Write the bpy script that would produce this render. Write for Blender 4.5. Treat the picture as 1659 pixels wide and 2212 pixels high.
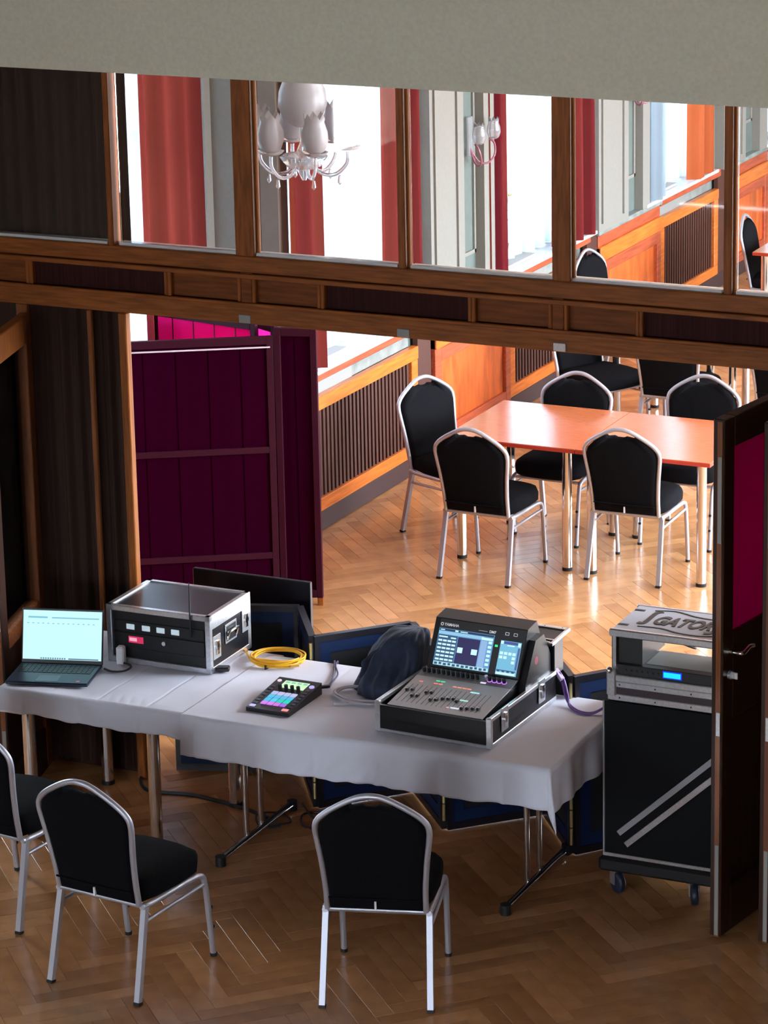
import bpy, math, random
from mathutils import Vector, Matrix
random.seed(7)
sc = bpy.context.scene
for o in list(bpy.data.objects): bpy.data.objects.remove(o)
PI = math.pi
# ------------------------------------------------------------------ camera
F, PX, PY, PITCH, YAW, ROLL, CH = 6447.57, 1038.97, 862.51, .2534, .4138, -.0123, 5.2929
fw = Vector((-math.sin(YAW)*math.cos(PITCH), math.cos(YAW)*math.cos(PITCH), -math.sin(PITCH)))
r0 = Vector((math.cos(YAW), math.sin(YAW), 0)); u0 = r0.cross(fw)
rt = r0*math.cos(ROLL)+u0*math.sin(ROLL); up = u0*math.cos(ROLL)-r0*math.sin(ROLL)
cd = bpy.data.cameras.new('camera'); cam = bpy.data.objects.new('camera', cd)
sc.collection.objects.link(cam)
M = Matrix.Identity(4)
for i in range(3): M[i][0] = rt[i]; M[i][1] = up[i]; M[i][2] = -fw[i]
M[2][3] = CH
cam.matrix_world = M
cd.sensor_fit = 'HORIZONTAL'; cd.sensor_width = 36; cd.lens = F*36/1659
cd.shift_x = (829.5-PX)/1659; cd.shift_y = (PY-1106)/1659
cd.clip_start = .05; cd.clip_end = 200
sc.camera = cam
# ------------------------------------------------------------------ daylight
SKY = 36.0
w = bpy.data.worlds.new('overcast_sky'); sc.world = w; w.use_nodes = True
nt = w.node_tree; bg = nt.nodes['Background']
tc = nt.nodes.new('ShaderNodeTexCoord'); sx = nt.nodes.new('ShaderNodeSeparateXYZ'); cr = nt.nodes.new('ShaderNodeValToRGB')
nt.links.new(tc.outputs['Generated'], sx.inputs[0]); nt.links.new(sx.outputs['Z'], cr.inputs[0]); nt.links.new(cr.outputs[0], bg.inputs['Color'])
cr.color_ramp.elements[0].color = (.45, .47, .5, 1); cr.color_ramp.elements[0].position = 0
cr.color_ramp.elements[1].color = (.80, .90, 1.0, 1); cr.color_ramp.elements[1].position = .12
bg.inputs['Strength'].default_value = SKY
def portal(x, y0, y1, z0, z1, rot=(0, -PI/2, 0)):
    l = bpy.data.lights.new('window_portal', 'AREA'); l.shape = 'RECTANGLE'; l.size = z1-z0; l.size_y = y1-y0
    o = bpy.data.objects.new('window_portal', l); o.location = (x, (y0+y1)/2, (z0+z1)/2); o.rotation_euler = rot
    sc.collection.objects.link(o); l.cycles.is_portal = True
for (x, a, b) in ((-8.75, 12.9, 14.98), (-8.2, 15.2, 17.0), (-8.2, 18.15, 19.9), (-8.2, 21.05, 22.6), (-8.2, 24.0, 25.5)):
    portal(x, a, b, 1.0, 3.6)
portal(-9.55, 3.2, 4.3, 1.6, 3.4)
RWIN = ((12.4, 15.2), (16.2, 19.0), (20.0, 22.8)); REAR = ((-6.2, -4.6), (-2.6, -1.0))
for a, b in RWIN: portal(-1.25, a, b, .9, 3.7, (0, PI/2, 0))
for a, b in REAR:
    l = bpy.data.lights.new('window_portal', 'AREA'); l.shape = 'RECTANGLE'; l.size = b-a; l.size_y = 1.8
    o = bpy.data.objects.new('window_portal', l); o.location = ((a+b)/2, -3.15, 2.2); o.rotation_euler = (PI/2, 0, PI); sc.collection.objects.link(o); l.cycles.is_portal = True
sc.view_settings.view_transform = 'Standard'; sc.view_settings.look = 'None'
sc.view_settings.exposure = 0.15; sc.view_settings.gamma = 1; sc.view_settings.use_curve_mapping = False
# ------------------------------------------------------------------ materials
MT = {}
def mat(name, col, rough=.5, metal=0., **k):
    if name in MT: return MT[name]
    m = bpy.data.materials.new(name); m.use_nodes = True; n = m.node_tree.nodes; L = m.node_tree.links
    b = n['Principled BSDF']; b.inputs['Base Color'].default_value = (*col, 1); b.inputs['Roughness'].default_value = rough
    b.inputs['Metallic'].default_value = metal
    if 'spec' in k: b.inputs['Specular IOR Level'].default_value = k['spec']
    if 'coat' in k: b.inputs['Coat Weight'].default_value = k['coat']; b.inputs['Coat Roughness'].default_value = k.get('coatr', .1)
    if 'sheen' in k: b.inputs['Sheen Weight'].default_value = k['sheen']
    if 'trans' in k: b.inputs['Transmission Weight'].default_value = k['trans']; b.inputs['IOR'].default_value = 1.45
    if 'emit' in k: b.inputs['Emission Color'].default_value = (*k.get('ecol', col), 1); b.inputs['Emission Strength'].default_value = k['emit']
    if 'noise' in k or 'grain' in k:
        t = n.new('ShaderNodeTexCoord'); mp = n.new('ShaderNodeMapping'); nz = n.new('ShaderNodeTexNoise')
        L.new(t.outputs['Object'], mp.inputs[0]); L.new(mp.outputs[0], nz.inputs['Vector'])
        mp.inputs['Scale'].default_value = k.get('grain', (1, 1, 1)); nz.inputs['Scale'].default_value = k.get('ns', 20); nz.inputs['Detail'].default_value = 4
        a = k.get('noise', .3); r = n.new('ShaderNodeValToRGB')
        r.color_ramp.elements[0].position = .3; r.color_ramp.elements[1].position = .7
        r.color_ramp.elements[0].color = (*[c*(1-a) for c in col], 1); r.color_ramp.elements[1].color = (*[min(1, c*(1+a)) for c in col], 1)
        L.new(nz.outputs[0], r.inputs[0]); L.new(r.outputs[0], b.inputs['Base Color'])
        if 'bump' in k:
            bp = n.new('ShaderNodeBump'); bp.inputs['Strength'].default_value = k['bump']; bp.inputs['Distance'].default_value = .003
            L.new(nz.outputs[0], bp.inputs['Height']); L.new(bp.outputs[0], b.inputs['Normal'])
    MT[name] = m; return m
def cloth_mat(name, col, tcol, tw, rough=.9, a=.0):
    m = bpy.data.materials.new(name); m.use_nodes = True; n = m.node_tree.nodes; L = m.node_tree.links; n.clear()
    out = n.new('ShaderNodeOutputMaterial'); d = n.new('ShaderNodeBsdfDiffuse'); t = n.new('ShaderNodeBsdfTranslucent'); mx = n.new('ShaderNodeMixShader')
    d.inputs[0].default_value = (*col, 1); t.inputs[0].default_value = (*tcol, 1); mx.inputs[0].default_value = tw
    nz = n.new('ShaderNodeTexNoise'); nz.inputs['Scale'].default_value = 220; bp = n.new('ShaderNodeBump'); bp.inputs['Strength'].default_value = .15; bp.inputs['Distance'].default_value = .001
    L.new(nz.outputs[0], bp.inputs['Height']); L.new(bp.outputs[0], d.inputs['Normal'])
    L.new(d.outputs[0], mx.inputs[1]); L.new(t.outputs[0], mx.inputs[2])
    if a > 0:
        tr = n.new('ShaderNodeBsdfTransparent'); m2 = n.new('ShaderNodeMixShader'); m2.inputs[0].default_value = a
        L.new(mx.outputs[0], m2.inputs[1]); L.new(tr.outputs[0], m2.inputs[2]); L.new(m2.outputs[0], out.inputs[0])
    else: L.new(mx.outputs[0], out.inputs[0])
    MT[name] = m; return m
def thin_glass(name, tint=(1, 1, 1), refl=1.0):
    m = bpy.data.materials.new(name); m.use_nodes = True; n = m.node_tree.nodes; L = m.node_tree.links; n.clear()
    out = n.new('ShaderNodeOutputMaterial'); g = n.new('ShaderNodeBsdfGlossy'); t = n.new('ShaderNodeBsdfTransparent'); mx = n.new('ShaderNodeMixShader')
    fr = n.new('ShaderNodeFresnel'); fr.inputs[0].default_value = 1.5; g.inputs['Roughness'].default_value = .02
    t.inputs[0].default_value = (*tint, 1)
    ml = n.new('ShaderNodeMath'); ml.operation = 'MULTIPLY'; ml.inputs[1].default_value = refl
    L.new(fr.outputs[0], ml.inputs[0]); L.new(ml.outputs[0], mx.inputs[0]); L.new(t.outputs[0], mx.inputs[1]); L.new(g.outputs[0], mx.inputs[2]); L.new(mx.outputs[0], out.inputs[0])
    MT[name] = m; return m
WOODH = mat('partition_oak', (.27, .080, .014), .5, grain=(1, 12, 12), ns=6, noise=.35, coat=.06, coatr=.3, spec=.25)
WOODHV = mat('partition_oak_upright', (.27, .080, .014), .5, grain=(12, 12, 1), ns=6, noise=.35, coat=.06, coatr=.3, spec=.25)
BEAD = mat('bead_oak', (.42, .14, .03), .6, spec=.2)
WPANEL = mat('partition_panel_oak', (.19, .055, .012), .55, spec=.2, grain=(1, 10, 10), ns=6, noise=.3)
WDARK = mat('partition_dark_mesh', (.042, .012, .012), .7, spec=.1, grain=(60, 60, 1), ns=2, noise=.3)
WFAR = mat('panelling_orange', (.62, .155, .022), .35, grain=(12, 1, 12), ns=5, noise=.3, coat=.3, coatr=.2)  # partition's wood again, brighter light of the far room put into the base colour
WFARP = mat('panelling_orange_field', (.56, .11, .022), .35, grain=(4, 4, 1), ns=4, noise=.35, coat=.3, coatr=.2)
WRED = mat('panelling_red_brown', (.40, .075, .03), .4, grain=(12, 1, 12), ns=5, noise=.3, coat=.2)
WBASE = mat('baseboard_dark', (.045, .022, .024), .5)
WGRILL = mat('grille_dark', (.07, .025, .018), .5)
DOORW = mat('door_dark_wood', (.028, .009, .004), .4, spec=.3, grain=(14, 14, 1), ns=5, noise=.4, coat=.3, coatr=.2)
DOORL = mat('door_edge_wood', (.22, .065, .013), .35, grain=(14, 14, 1), ns=5, noise=.3, coat=.3)
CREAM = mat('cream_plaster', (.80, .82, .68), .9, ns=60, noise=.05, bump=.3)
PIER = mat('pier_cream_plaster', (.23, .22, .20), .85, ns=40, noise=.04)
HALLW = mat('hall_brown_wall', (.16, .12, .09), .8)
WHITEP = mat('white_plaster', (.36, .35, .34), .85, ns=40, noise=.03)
GREENP = mat('grey_green_plaster', (.115, .145, .135), .85, ns=12, noise=.08)
GREYR = mat('grey_radiator', (.30, .31, .30), .5, .2)
SILLW = mat('white_sill', (.80, .82, .85), .12, coat=.5, coatr=.05)
STONE = mat('grey_stone_ledge', (.22, .25, .24), .3, ns=10, noise=.3)
CHROME = mat('chair_metal', (.52, .53, .60), .48, .75)
STEEL = mat('polished_steel', (.75, .73, .72), .16, 1.)
FABRIC = mat('black_fabric', (.0045, .0045, .006), .9, ns=300, noise=.6, bump=.3, spec=.08)
RUBBER = mat('black_rubber', (.005, .005, .006), .6)
BLACKP = mat('black_plastic', (.005, .005, .007), .4)
BLACKG = mat('black_laminate', (.006, .006, .009), .28, ns=200, noise=.3, bump=.15)
ALU = mat('aluminium_edge', (.72, .74, .78), .28, .85, ns=90, noise=.1)
TABW = mat('table_cherry', (.66, .19, .075), .2, grain=(3, 22, 3), ns=4, noise=.18, coat=1.0, coatr=.13)
TABE = mat('table_edge_red', (.45, .04, .02), .4)
LINEN = cloth_mat('white_linen', (.78, .79, .90), (.7, .7, .8), .12)
SHEER = cloth_mat('sheer_curtain', (.60, .66, .72), (.26, .33, .39), .75, a=.05)
CURTLIT = cloth_mat('red_curtain_lit', (.36, .07, .025), (.70, .20, .07), .32)  # copy of the red curtain with light shining through put into its colour
CURT = cloth_mat('red_curtain', (.13, .010, .018), (.38, .075, .035), .30)
CURTD = cloth_mat('brown_curtain', (.045, .026, .021), (.05, .02, .012), .05)
MAG = cloth_mat('magenta_fabric', (.24, .004, .075), (1.0, .02, .38), .6)
MAGF = cloth_mat('magenta_fabric_shaded', (.022, .0005, .008), (.08, .002, .03), .03)  # same cloth as the other panels, shade of the front ones painted in
MAGW = mat('magenta_frame', (.035, .002, .011), .6, spec=.15)
NAVY = mat('navy_cloth', (.010, .018, .048), .8, ns=40, noise=.3, sheen=.15, bump=.2)
SCRBLUE = mat('screen_blue_panel', (.005, .016, .06), .55, spec=.2)
SCRBLK = mat('screen_black_frame', (.008, .007, .012), .35)
SCRFLD = mat('screen_black_field', (.003, .003, .005), .8)
BRASS = mat('brass_hinge', (.62, .52, .24), .3, .9)
GLASS = thin_glass('pane_glass', (.97, .985, .98), 1.0)
CRYST = mat('crystal_glass', (.93, .95, 1.), .04, trans=.85)
FROST = mat('frosted_glass', (.70, .66, .70), .35, trans=.6)
YEL = mat('yellow_cable', (.85, .45, .01), .45)
PURP = mat('purple_cable', (.16, .07, .30), .45)
GREYC = mat('grey_cable', (.42, .38, .42), .5)
BLKC = mat('black_cable', (.015, .014, .018), .5)
def emis(name, col, s): return mat(name, (0.01, 0.01, 0.01), .4, emit=s, ecol=col)
# ------------------------------------------------------------------ mesh builder
class MB:
    def __init__(s): s.v = []; s.f = []; s.mi = []; s.smooth = []; s.m = Matrix.Identity(4); s.cur = 0
    def add(s, vs, fs, smooth=False):
        b = len(s.v); s.v += [tuple(s.m @ Vector(v)) for v in vs]
        for f in fs: s.f.append([b+i for i in f]); s.mi.append(s.cur); s.smooth.append(smooth)
        return s
    def box(s, x0, y0, z0, x1, y1, z1, bev=0):
        if x0 > x1: x0, x1 = x1, x0
        if y0 > y1: y0, y1 = y1, y0
        if z0 > z1: z0, z1 = z1, z0
        if bev:
            b = min(bev, (x1-x0)*.45, (y1-y0)*.45, (z1-z0)*.45); vs = []; idx = {}
            X = (x0, x1); Y = (y0, y1); Z = (z0, z1)
            for i in (0, 1):
                for j in (0, 1):
                    for k in (0, 1):
                        p = (X[i], Y[j], Z[k]); sg = (1-2*i, 1-2*j, 1-2*k)
                        for a in range(3):
                            q = [p[c]+(sg[c]*b if c != a else 0) for c in range(3)]
                            idx[i, j, k, a] = len(vs); vs.append(q)
            I = idx; fs = []
            for a in range(3):
                o = [c for c in range(3) if c != a]
                for e in (0, 1):
                    r = []
                    for (p, q) in ((0, 0), (1, 0), (1, 1), (0, 1)):
                        t = [0, 0, 0]; t[a] = e; t[o[0]] = p; t[o[1]] = q; r.append(I[(*t, a)])
                    fs.append(r)
                for p in (0, 1):
                    for q in (0, 1):
                        t0 = [0, 0, 0]; t0[o[0]] = p; t0[o[1]] = q; t1 = list(t0); t1[a] = 1
                        fs.append([I[(*t0, o[0])], I[(*t1, o[0])], I[(*t1, o[1])], I[(*t0, o[1])]])
            for i in (0, 1):
                for j in (0, 1):
                    for k in (0, 1): fs.append([I[i, j, k, 0], I[i, j, k, 1], I[i, j, k, 2]])
            return s.add(vs, fs)
        vs = [(x0, y0, z0), (x1, y0, z0), (x1, y1, z0), (x0, y1, z0), (x0, y0, z1), (x1, y0, z1), (x1, y1, z1), (x0, y1, z1)]
        return s.add(vs, [(0, 3, 2, 1), (4, 5, 6, 7), (0, 1, 5, 4), (1, 2, 6, 5), (2, 3, 7, 6), (3, 0, 4, 7)])
    def beam(s, a, b, w, h, roll=0):   # square bar from a to b
        a = Vector(a); b = Vector(b); d = (b-a).normalized(); u = Vector((0, 0, 1)) if abs(d.z) < .9 else Vector((0, 1, 0))
        x = d.cross(u).normalized(); y = x.cross(d)
        vs = []
        for p in (a, b):
            for (i, j) in ((-1, -1), (1, -1), (1, 1), (-1, 1)): vs.append(p+x*i*w/2+y*j*h/2)
        return s.add(vs, [(0, 1, 2, 3), (7, 6, 5, 4), (0, 4, 5, 1), (1, 5, 6, 2), (2, 6, 7, 3), (3, 7, 4, 0)])
    def tube(s, pts, r, n=8, closed=False, caps=True, flat=1.0):
        pts = [Vector(p) for p in pts]; N = len(pts); rings = []; prev = None
        rs = r if isinstance(r, (list, tuple)) else [r]*N
        for i, p in enumerate(pts):
            if closed: t = pts[(i+1) % N]-pts[i-1]
            else: t = pts[min(i+1, N-1)]-pts[max(i-1, 0)]
            t = t.normalized() if t.length > 1e-9 else Vector((0, 0, 1))
            if prev is None:
                u = Vector((0, 0, 1)) if abs(t.z) < .9 else Vector((1, 0, 0)); x = t.cross(u).normalized()
            else: x = (prev-t*prev.dot(t)).normalized()
            prev = x; y = t.cross(x)
            rings.append([p+(x*math.cos(2*PI*k/n)+y*math.sin(2*PI*k/n)*flat)*rs[i] for k in range(n)])
        vs = [q for rg in rings for q in rg]; fs = []
        for i in range(N if closed else N-1):
            j = (i+1) % N
            for k in range(n): fs.append((i*n+k, i*n+(k+1) % n, j*n+(k+1) % n, j*n+k))
        s.add(vs, fs, True)
        if caps and not closed:
            s.add(rings[0], [tuple(range(n))[::-1]]); s.add(rings[-1], [tuple(range(n))])
        return s
    def lathe(s, prof, c=(0, 0, 0), n=20, smooth=True, scx=1, scy=1):
        vs = []; fs = []
        for (r, z) in prof:
            for k in range(n): vs.append((c[0]+r*scx*math.cos(2*PI*k/n), c[1]+r*scy*math.sin(2*PI*k/n), c[2]+z))
        for i in range(len(prof)-1):
            for k in range(n): fs.append((i*n+k, i*n+(k+1) % n, (i+1)*n+(k+1) % n, (i+1)*n+k))
        return s.add(vs, fs, smooth)
    def cyl(s, c, r, h, n=16, r2=None):
        r2 = r if r2 is None else r2
        return s.lathe([(0.0001, 0), (r, 0), (r2, h), (0.0001, h)], c, n, False)
    def prism(s, poly, d0, d1, axis=1):   # polygon in the plane normal to axis
        def mk(p, d):
            if axis == 0: return (d, p[0], p[1])
            if axis == 1: return (p[0], d, p[1])
            return (p[0], p[1], d)
        n = len(poly); vs = [mk(p, d0) for p in poly]+[mk(p, d1) for p in poly]
        fs = [tuple(range(n)), tuple(range(n, 2*n))[::-1]]+[(i, i+n, (i+1) % n+n, (i+1) % n) for i in range(n)]
        return s.add(vs, fs)
    def grid(s, fn, nu, nv, smooth=True):
        vs = [fn(i/nu, j/nv) for i in range(nu+1) for j in range(nv+1)]
        fs = [(i*(nv+1)+j, (i+1)*(nv+1)+j, (i+1)*(nv+1)+j+1, i*(nv+1)+j+1) for i in range(nu) for j in range(nv)]
        return s.add(vs, fs, smooth)
    def mesh(s, name, mats):
        me = bpy.data.meshes.new(name); me.from_pydata(s.v, [], s.f)
        for m in (mats if isinstance(mats, (list, tuple)) else [mats]): me.materials.append(m)
        me.polygons.foreach_set('material_index', s.mi); me.polygons.foreach_set('use_smooth', s.smooth)
        me.validate(); me.update(); return me
def fixn(me):
    import bmesh
    b = bmesh.new(); b.from_mesh(me); bmesh.ops.recalc_face_normals(b, faces=b.faces); b.to_mesh(me); b.free()
def link(o): sc.collection.objects.link(o); return o
def part(parent, name, mb, m, label=None, kind=None, fix=True, thick=0, loc=None, rot=None):
    me = mb.mesh(name, m)
    if fix: fixn(me)
    o = bpy.data.objects.new(name, me); link(o); o.parent = parent
    if loc: o.location = loc
    if rot: o.rotation_euler = rot
    if label: o['label'] = label
    if kind: o['kind'] = kind
    if thick:
        md = o.modifiers.new('thickness', 'SOLIDIFY'); md.thickness = thick; md.offset = 0
    return o
def tag(o, label, cat=None, group=None, kind=None):
    o['label'] = label
    if cat: o['category'] = cat
    if group: o['group'] = group
    if kind: o['kind'] = kind
    return o
def thing(name, label, cat, loc=(0, 0, 0), rz=0, group=None, kind=None):
    o = bpy.data.objects.new(name, None); link(o); o.location = loc; o.rotation_euler = (0, 0, rz); o.empty_display_size = .1
    return tag(o, label, cat, group, kind)
def struct(name, label, loc=(0, 0, 0), rz=0):
    return thing(name, label, None, loc, rz, kind='structure')
def dup(root, loc, rz, label, group=None):
    r = root.copy(); link(r); r.location = loc; r.rotation_euler = (0, 0, rz); r['label'] = label
    if group: r['group'] = group
    for ch in list(root.children):
        c = ch.copy(); link(c); c.parent = r
        for g in ch.children: d = g.copy(); link(d); d.parent = c
    return r
def smooth_path(pts, k=6, closed=False):
    P = [Vector(p) for p in pts]; N = len(P); out = []
    rng = range(N if closed else N-1)
    for i in rng:
        if closed: a, b, c, d = P[i-1], P[i], P[(i+1) % N], P[(i+2) % N]
        else: a, b, c, d = P[max(i-1, 0)], P[i], P[i+1], P[min(i+2, N-1)]
        for j in range(k):
            t = j/k; t2 = t*t; t3 = t2*t
            out.append(.5*((2*b)+(c-a)*t+(2*a-5*b+4*c-d)*t2+(3*b-a-3*c+d)*t3))
    if not closed: out.append(P[-1])
    return out
def text_part(parent, name, s, size, m, mtx, depth=.001, shear=0, bold=0.0, spacing=1.0):
    c = bpy.data.curves.new(name, 'FONT'); c.body = s; c.size = size; c.extrude = depth; c.shear = shear; c.align_x = 'CENTER'; c.align_y = 'CENTER'; c.offset = bold; c.space_character = spacing
    t = bpy.data.objects.new(name, c); link(t); dg = bpy.context.evaluated_depsgraph_get()
    me = bpy.data.meshes.new_from_object(t.evaluated_get(dg)); bpy.data.objects.remove(t)
    me.materials.clear(); me.materials.append(m); me.transform(mtx)
    o = bpy.data.objects.new(name, me); link(o); o.parent = parent; return o

YP = 11.55
# ================================================================== FLOOR
fl = struct('floor', 'herringbone oak parquet floor running through both rooms')
fb = MB(); fb.box(-9.6, -3, -.12, 5, 28, -.012); part(fl, 'subfloor', fb, WBASE)
BL, BWd = .48, .08
PLM = []
for i in range(9):
    t = [.0, .45, -.35, .15, .75, -.6, -.15, .3, -.25][i]
    c = (.45*(1+.30*t), .213*(1+.36*t), .085*(1+.45*t))
    PLM.append(mat('oak_block_tone', c, .17, grain=(1, 14, 1), ns=5, noise=.14, coat=.3, coatr=.12, k=i) if False else None)
    m = bpy.data.materials.new('oak_block'); m.use_nodes = True; n = m.node_tree.nodes; L = m.node_tree.links; b = n['Principled BSDF']
    b.inputs['Roughness'].default_value = .24; b.inputs['Coat Weight'].default_value = .22; b.inputs['Coat Roughness'].default_value = .12
    tc_ = n.new('ShaderNodeTexCoord'); nz = n.new('ShaderNodeTexNoise'); nz.inputs['Scale'].default_value = 9; nz.inputs['Detail'].default_value = 5
    rr = n.new('ShaderNodeValToRGB'); rr.color_ramp.elements[0].position = .3; rr.color_ramp.elements[1].position = .7
    rr.color_ramp.elements[0].color = (*[q*.84 for q in c], 1); rr.color_ramp.elements[1].color = (*[q*1.12 for q in c], 1)
    L.new(tc_.outputs['Object'], nz.inputs['Vector']); L.new(nz.outputs[0], rr.inputs[0]); L.new(rr.outputs[0], b.inputs['Base Color'])
    PLM[-1] = m
def frus(x, y, z, mrg=0):
    d = Vector((x, y, z))-Vector((0, 0, CH)); q = d.dot(fw)
    if q < .1: return False
    u = PX+F*d.dot(rt)/q; v = PY-F*d.dot(up)/q
    return -mrg < u < 1659+mrg and -mrg < v < 2212+mrg
c45 = math.cos(PI/4)
blocks = []
for i in range(-60, 420):
    for j in range(-60, 60):
        for kind in (0, 1):
            x = i*BWd+j*BL; y = i*BWd-j*BL
            cx, cy = (x+BL/2, y+BWd/2) if kind == 0 else (x+BWd/2, y+BWd+BL/2)
            wx = cx*c45-cy*c45-4.0; wy = cx*c45+cy*c45
            if -8.4 < wx < 3.5 and 3 < wy < 27.2: blocks.append((wx, wy, kind))
def mk_block(kind, mi):
    mb = MB(); g = .0007; mb.m = Matrix.Rotation(PI/4+(PI/2 if kind else 0), 4, 'Z')
    a, b = BL/2-g, BWd/2-g; z = 0; e = .0005
    vs = [(-a, -b, -.012), (a, -b, -.012), (a, b, -.012), (-a, b, -.012), (-a, -b, -e), (a, -b, -e), (a, b, -e), (-a, b, -e), (-a+e, -b+e, 0), (a-e, -b+e, 0), (a-e, b-e, 0), (-a+e, b-e, 0)]
    mb.add(vs, [(0, 1, 5, 4), (1, 2, 6, 5), (2, 3, 7, 6), (3, 0, 4, 7), (4, 5, 9, 8), (5, 6, 10, 9), (6, 7, 11, 10), (7, 4, 8, 11), (8, 9, 10, 11)])
    return mb
pm = {}
for k in (0, 1):
    for i in range(9): pm[k, i] = mk_block(k, i).mesh('parquet_block', PLM[i])
inview = sorted([b for b in blocks if frus(b[0], b[1], 0)], key=lambda b: b[0]**2+b[1]**2)
def hidden(b): return (11.3 < b[1] < 12.9 and -5.8 > b[0]) or b[0] < -8.0
near = [b for b in inview if b[1] > 8.4 and not hidden(b)]
near = near[:190]+[b for b in near[190:] if 13.2 < b[1] < 15.2 and -7.6 < b[0] < -5.2][:110]
ns = set(near)
for b in near:
    o = bpy.data.objects.new('parquet_block', pm[b[2], random.choice([0, 0, 1, 2, 3, 4, 5, 6, 7, 8])]); link(o); o.parent = fl; o.location = (b[0], b[1], random.uniform(-.0003, .0003))
far = MB()
base = {k: mk_block(k, 0) for k in (0, 1)}
for b in blocks:
    if b in ns: continue
    far.m = Matrix.Translation((b[0], b[1], 0)); far.cur = random.choice([0, 0, 1, 2, 3, 4, 5, 6, 7, 8])
    far.add(base[b[2]].v, base[b[2]].f)
part(fl, 'parquet_field', far, PLM, kind='stuff', fix=False)
# ================================================================== ROOM SHELL
def shell(name, label, boxes, m):
    mb = MB()
    for b in boxes: mb.box(*b)
    me = mb.mesh(name, m); o = bpy.data.objects.new(name, me); link(o); tag(o, label, kind='structure'); return o
shell('ceiling', 'white ceiling of the far room', [(-8.9, YP+.1, 4.1, -1.3, 28, 4.25)], mat('ceiling_white', (.8, .8, .78), .9))
shell('ceiling_hall', 'brown ceiling over the hall', [(-9.9, -3, 7.2, 5, YP, 7.35)], HALLW)
def pierced(a0, a1, wins, z0, z1, top, mk):
    out = []; p = a0
    for a, b in wins: out += [mk(p, a, 0, top), mk(a, b, 0, z0), mk(a, b, z1, top)]; p = b
    return out+[mk(p, a1, 0, top)]
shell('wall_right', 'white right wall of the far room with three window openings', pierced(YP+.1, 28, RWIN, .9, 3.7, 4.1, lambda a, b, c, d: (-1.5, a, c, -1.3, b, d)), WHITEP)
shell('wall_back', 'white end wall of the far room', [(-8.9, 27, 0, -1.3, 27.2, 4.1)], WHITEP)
shell('wall_hall_right', 'brown right wall of the hall', [(4.8, -3, 0, 5, YP, 7.2)], HALLW)
shell('wall_hall_rear', 'brown rear wall of the hall with two window openings', pierced(-9.9, 5, REAR, 1.3, 3.1, 7.2, lambda a, b, c, d: (a, -3.2, c, b, -3, d)), HALLW)
shell('wall_hall_left', 'brown left wall of the hall with one tall window opening', [(-9.6, -3, 0, -9.4, 3.2, 7.2), (-9.6, 4.3, 0, -9.4, YP, 7.2), (-9.6, 3.2, 0, -9.4, 4.3, 1.6), (-9.6, 3.2, 3.4, -9.4, 4.3, 7.2)], HALLW)
shell('wall_header', 'plain cream plaster wall above the wooden glass partition', [(-9.9, YP-.16, 3.40, 5, YP+.12, 7.3)], CREAM)
# ---- window wall of the far room
XW = -7.857
bays = [(12.9, 14.98, -8.35), (15.2, 16.95, XW), (18.2, 19.85, XW), (21.1, 22.55, XW), (24.0, 25.5, XW)]
wl = struct('wall_left', 'window wall with orange wood panelling, dark grilles and pale plaster piers')
def wpart(name, boxes, m, label=None, bev=0, kind=None):
    mb = MB()
    for b in boxes: mb.box(*b, bev=bev)
    return part(wl, name, mb, m, label, kind)
# masonry
mas = [(-8.9, 11.6, 0, -8.36, 15.1, .99), (-8.9, 11.6, 3.6, -8.36, 15.1, 4.1), (-8.9, 11.6, .99, -8.36, 12.9, 3.6), (-8.9, 14.98, .99, -8.36, 15.1, 3.6),
       (-8.9, 15.1, 0, XW-.05, 27, .93), (-8.9, 15.1, 3.6, XW-.03, 27, 4.1)]
prev = 15.1
for (a, b, x) in bays[1:]:
    mas.append((-8.35, prev, .93, XW-.03, a, 3.6)); prev = b
mas.append((-8.35, prev, .93, XW-.03, 27, 3.6))
wpart('plaster', mas, GREENP)
# cream pilasters and mouldings on the piers
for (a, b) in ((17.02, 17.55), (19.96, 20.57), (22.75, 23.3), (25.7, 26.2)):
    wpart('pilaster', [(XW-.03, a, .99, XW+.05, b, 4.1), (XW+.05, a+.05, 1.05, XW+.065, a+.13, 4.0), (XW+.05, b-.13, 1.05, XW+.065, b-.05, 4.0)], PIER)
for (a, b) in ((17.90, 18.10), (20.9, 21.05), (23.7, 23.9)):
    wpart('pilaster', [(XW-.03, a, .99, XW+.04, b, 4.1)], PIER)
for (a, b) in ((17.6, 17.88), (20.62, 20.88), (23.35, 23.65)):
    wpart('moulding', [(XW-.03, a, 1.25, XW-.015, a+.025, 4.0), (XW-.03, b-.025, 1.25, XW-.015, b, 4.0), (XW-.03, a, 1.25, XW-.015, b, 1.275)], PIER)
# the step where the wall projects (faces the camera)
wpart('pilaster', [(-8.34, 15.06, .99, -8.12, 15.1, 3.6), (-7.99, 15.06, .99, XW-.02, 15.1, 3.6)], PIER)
wpart('pilaster', [(-8.42, 14.98, .99, -8.30, 15.06, 3.6)], PIER)
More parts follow.
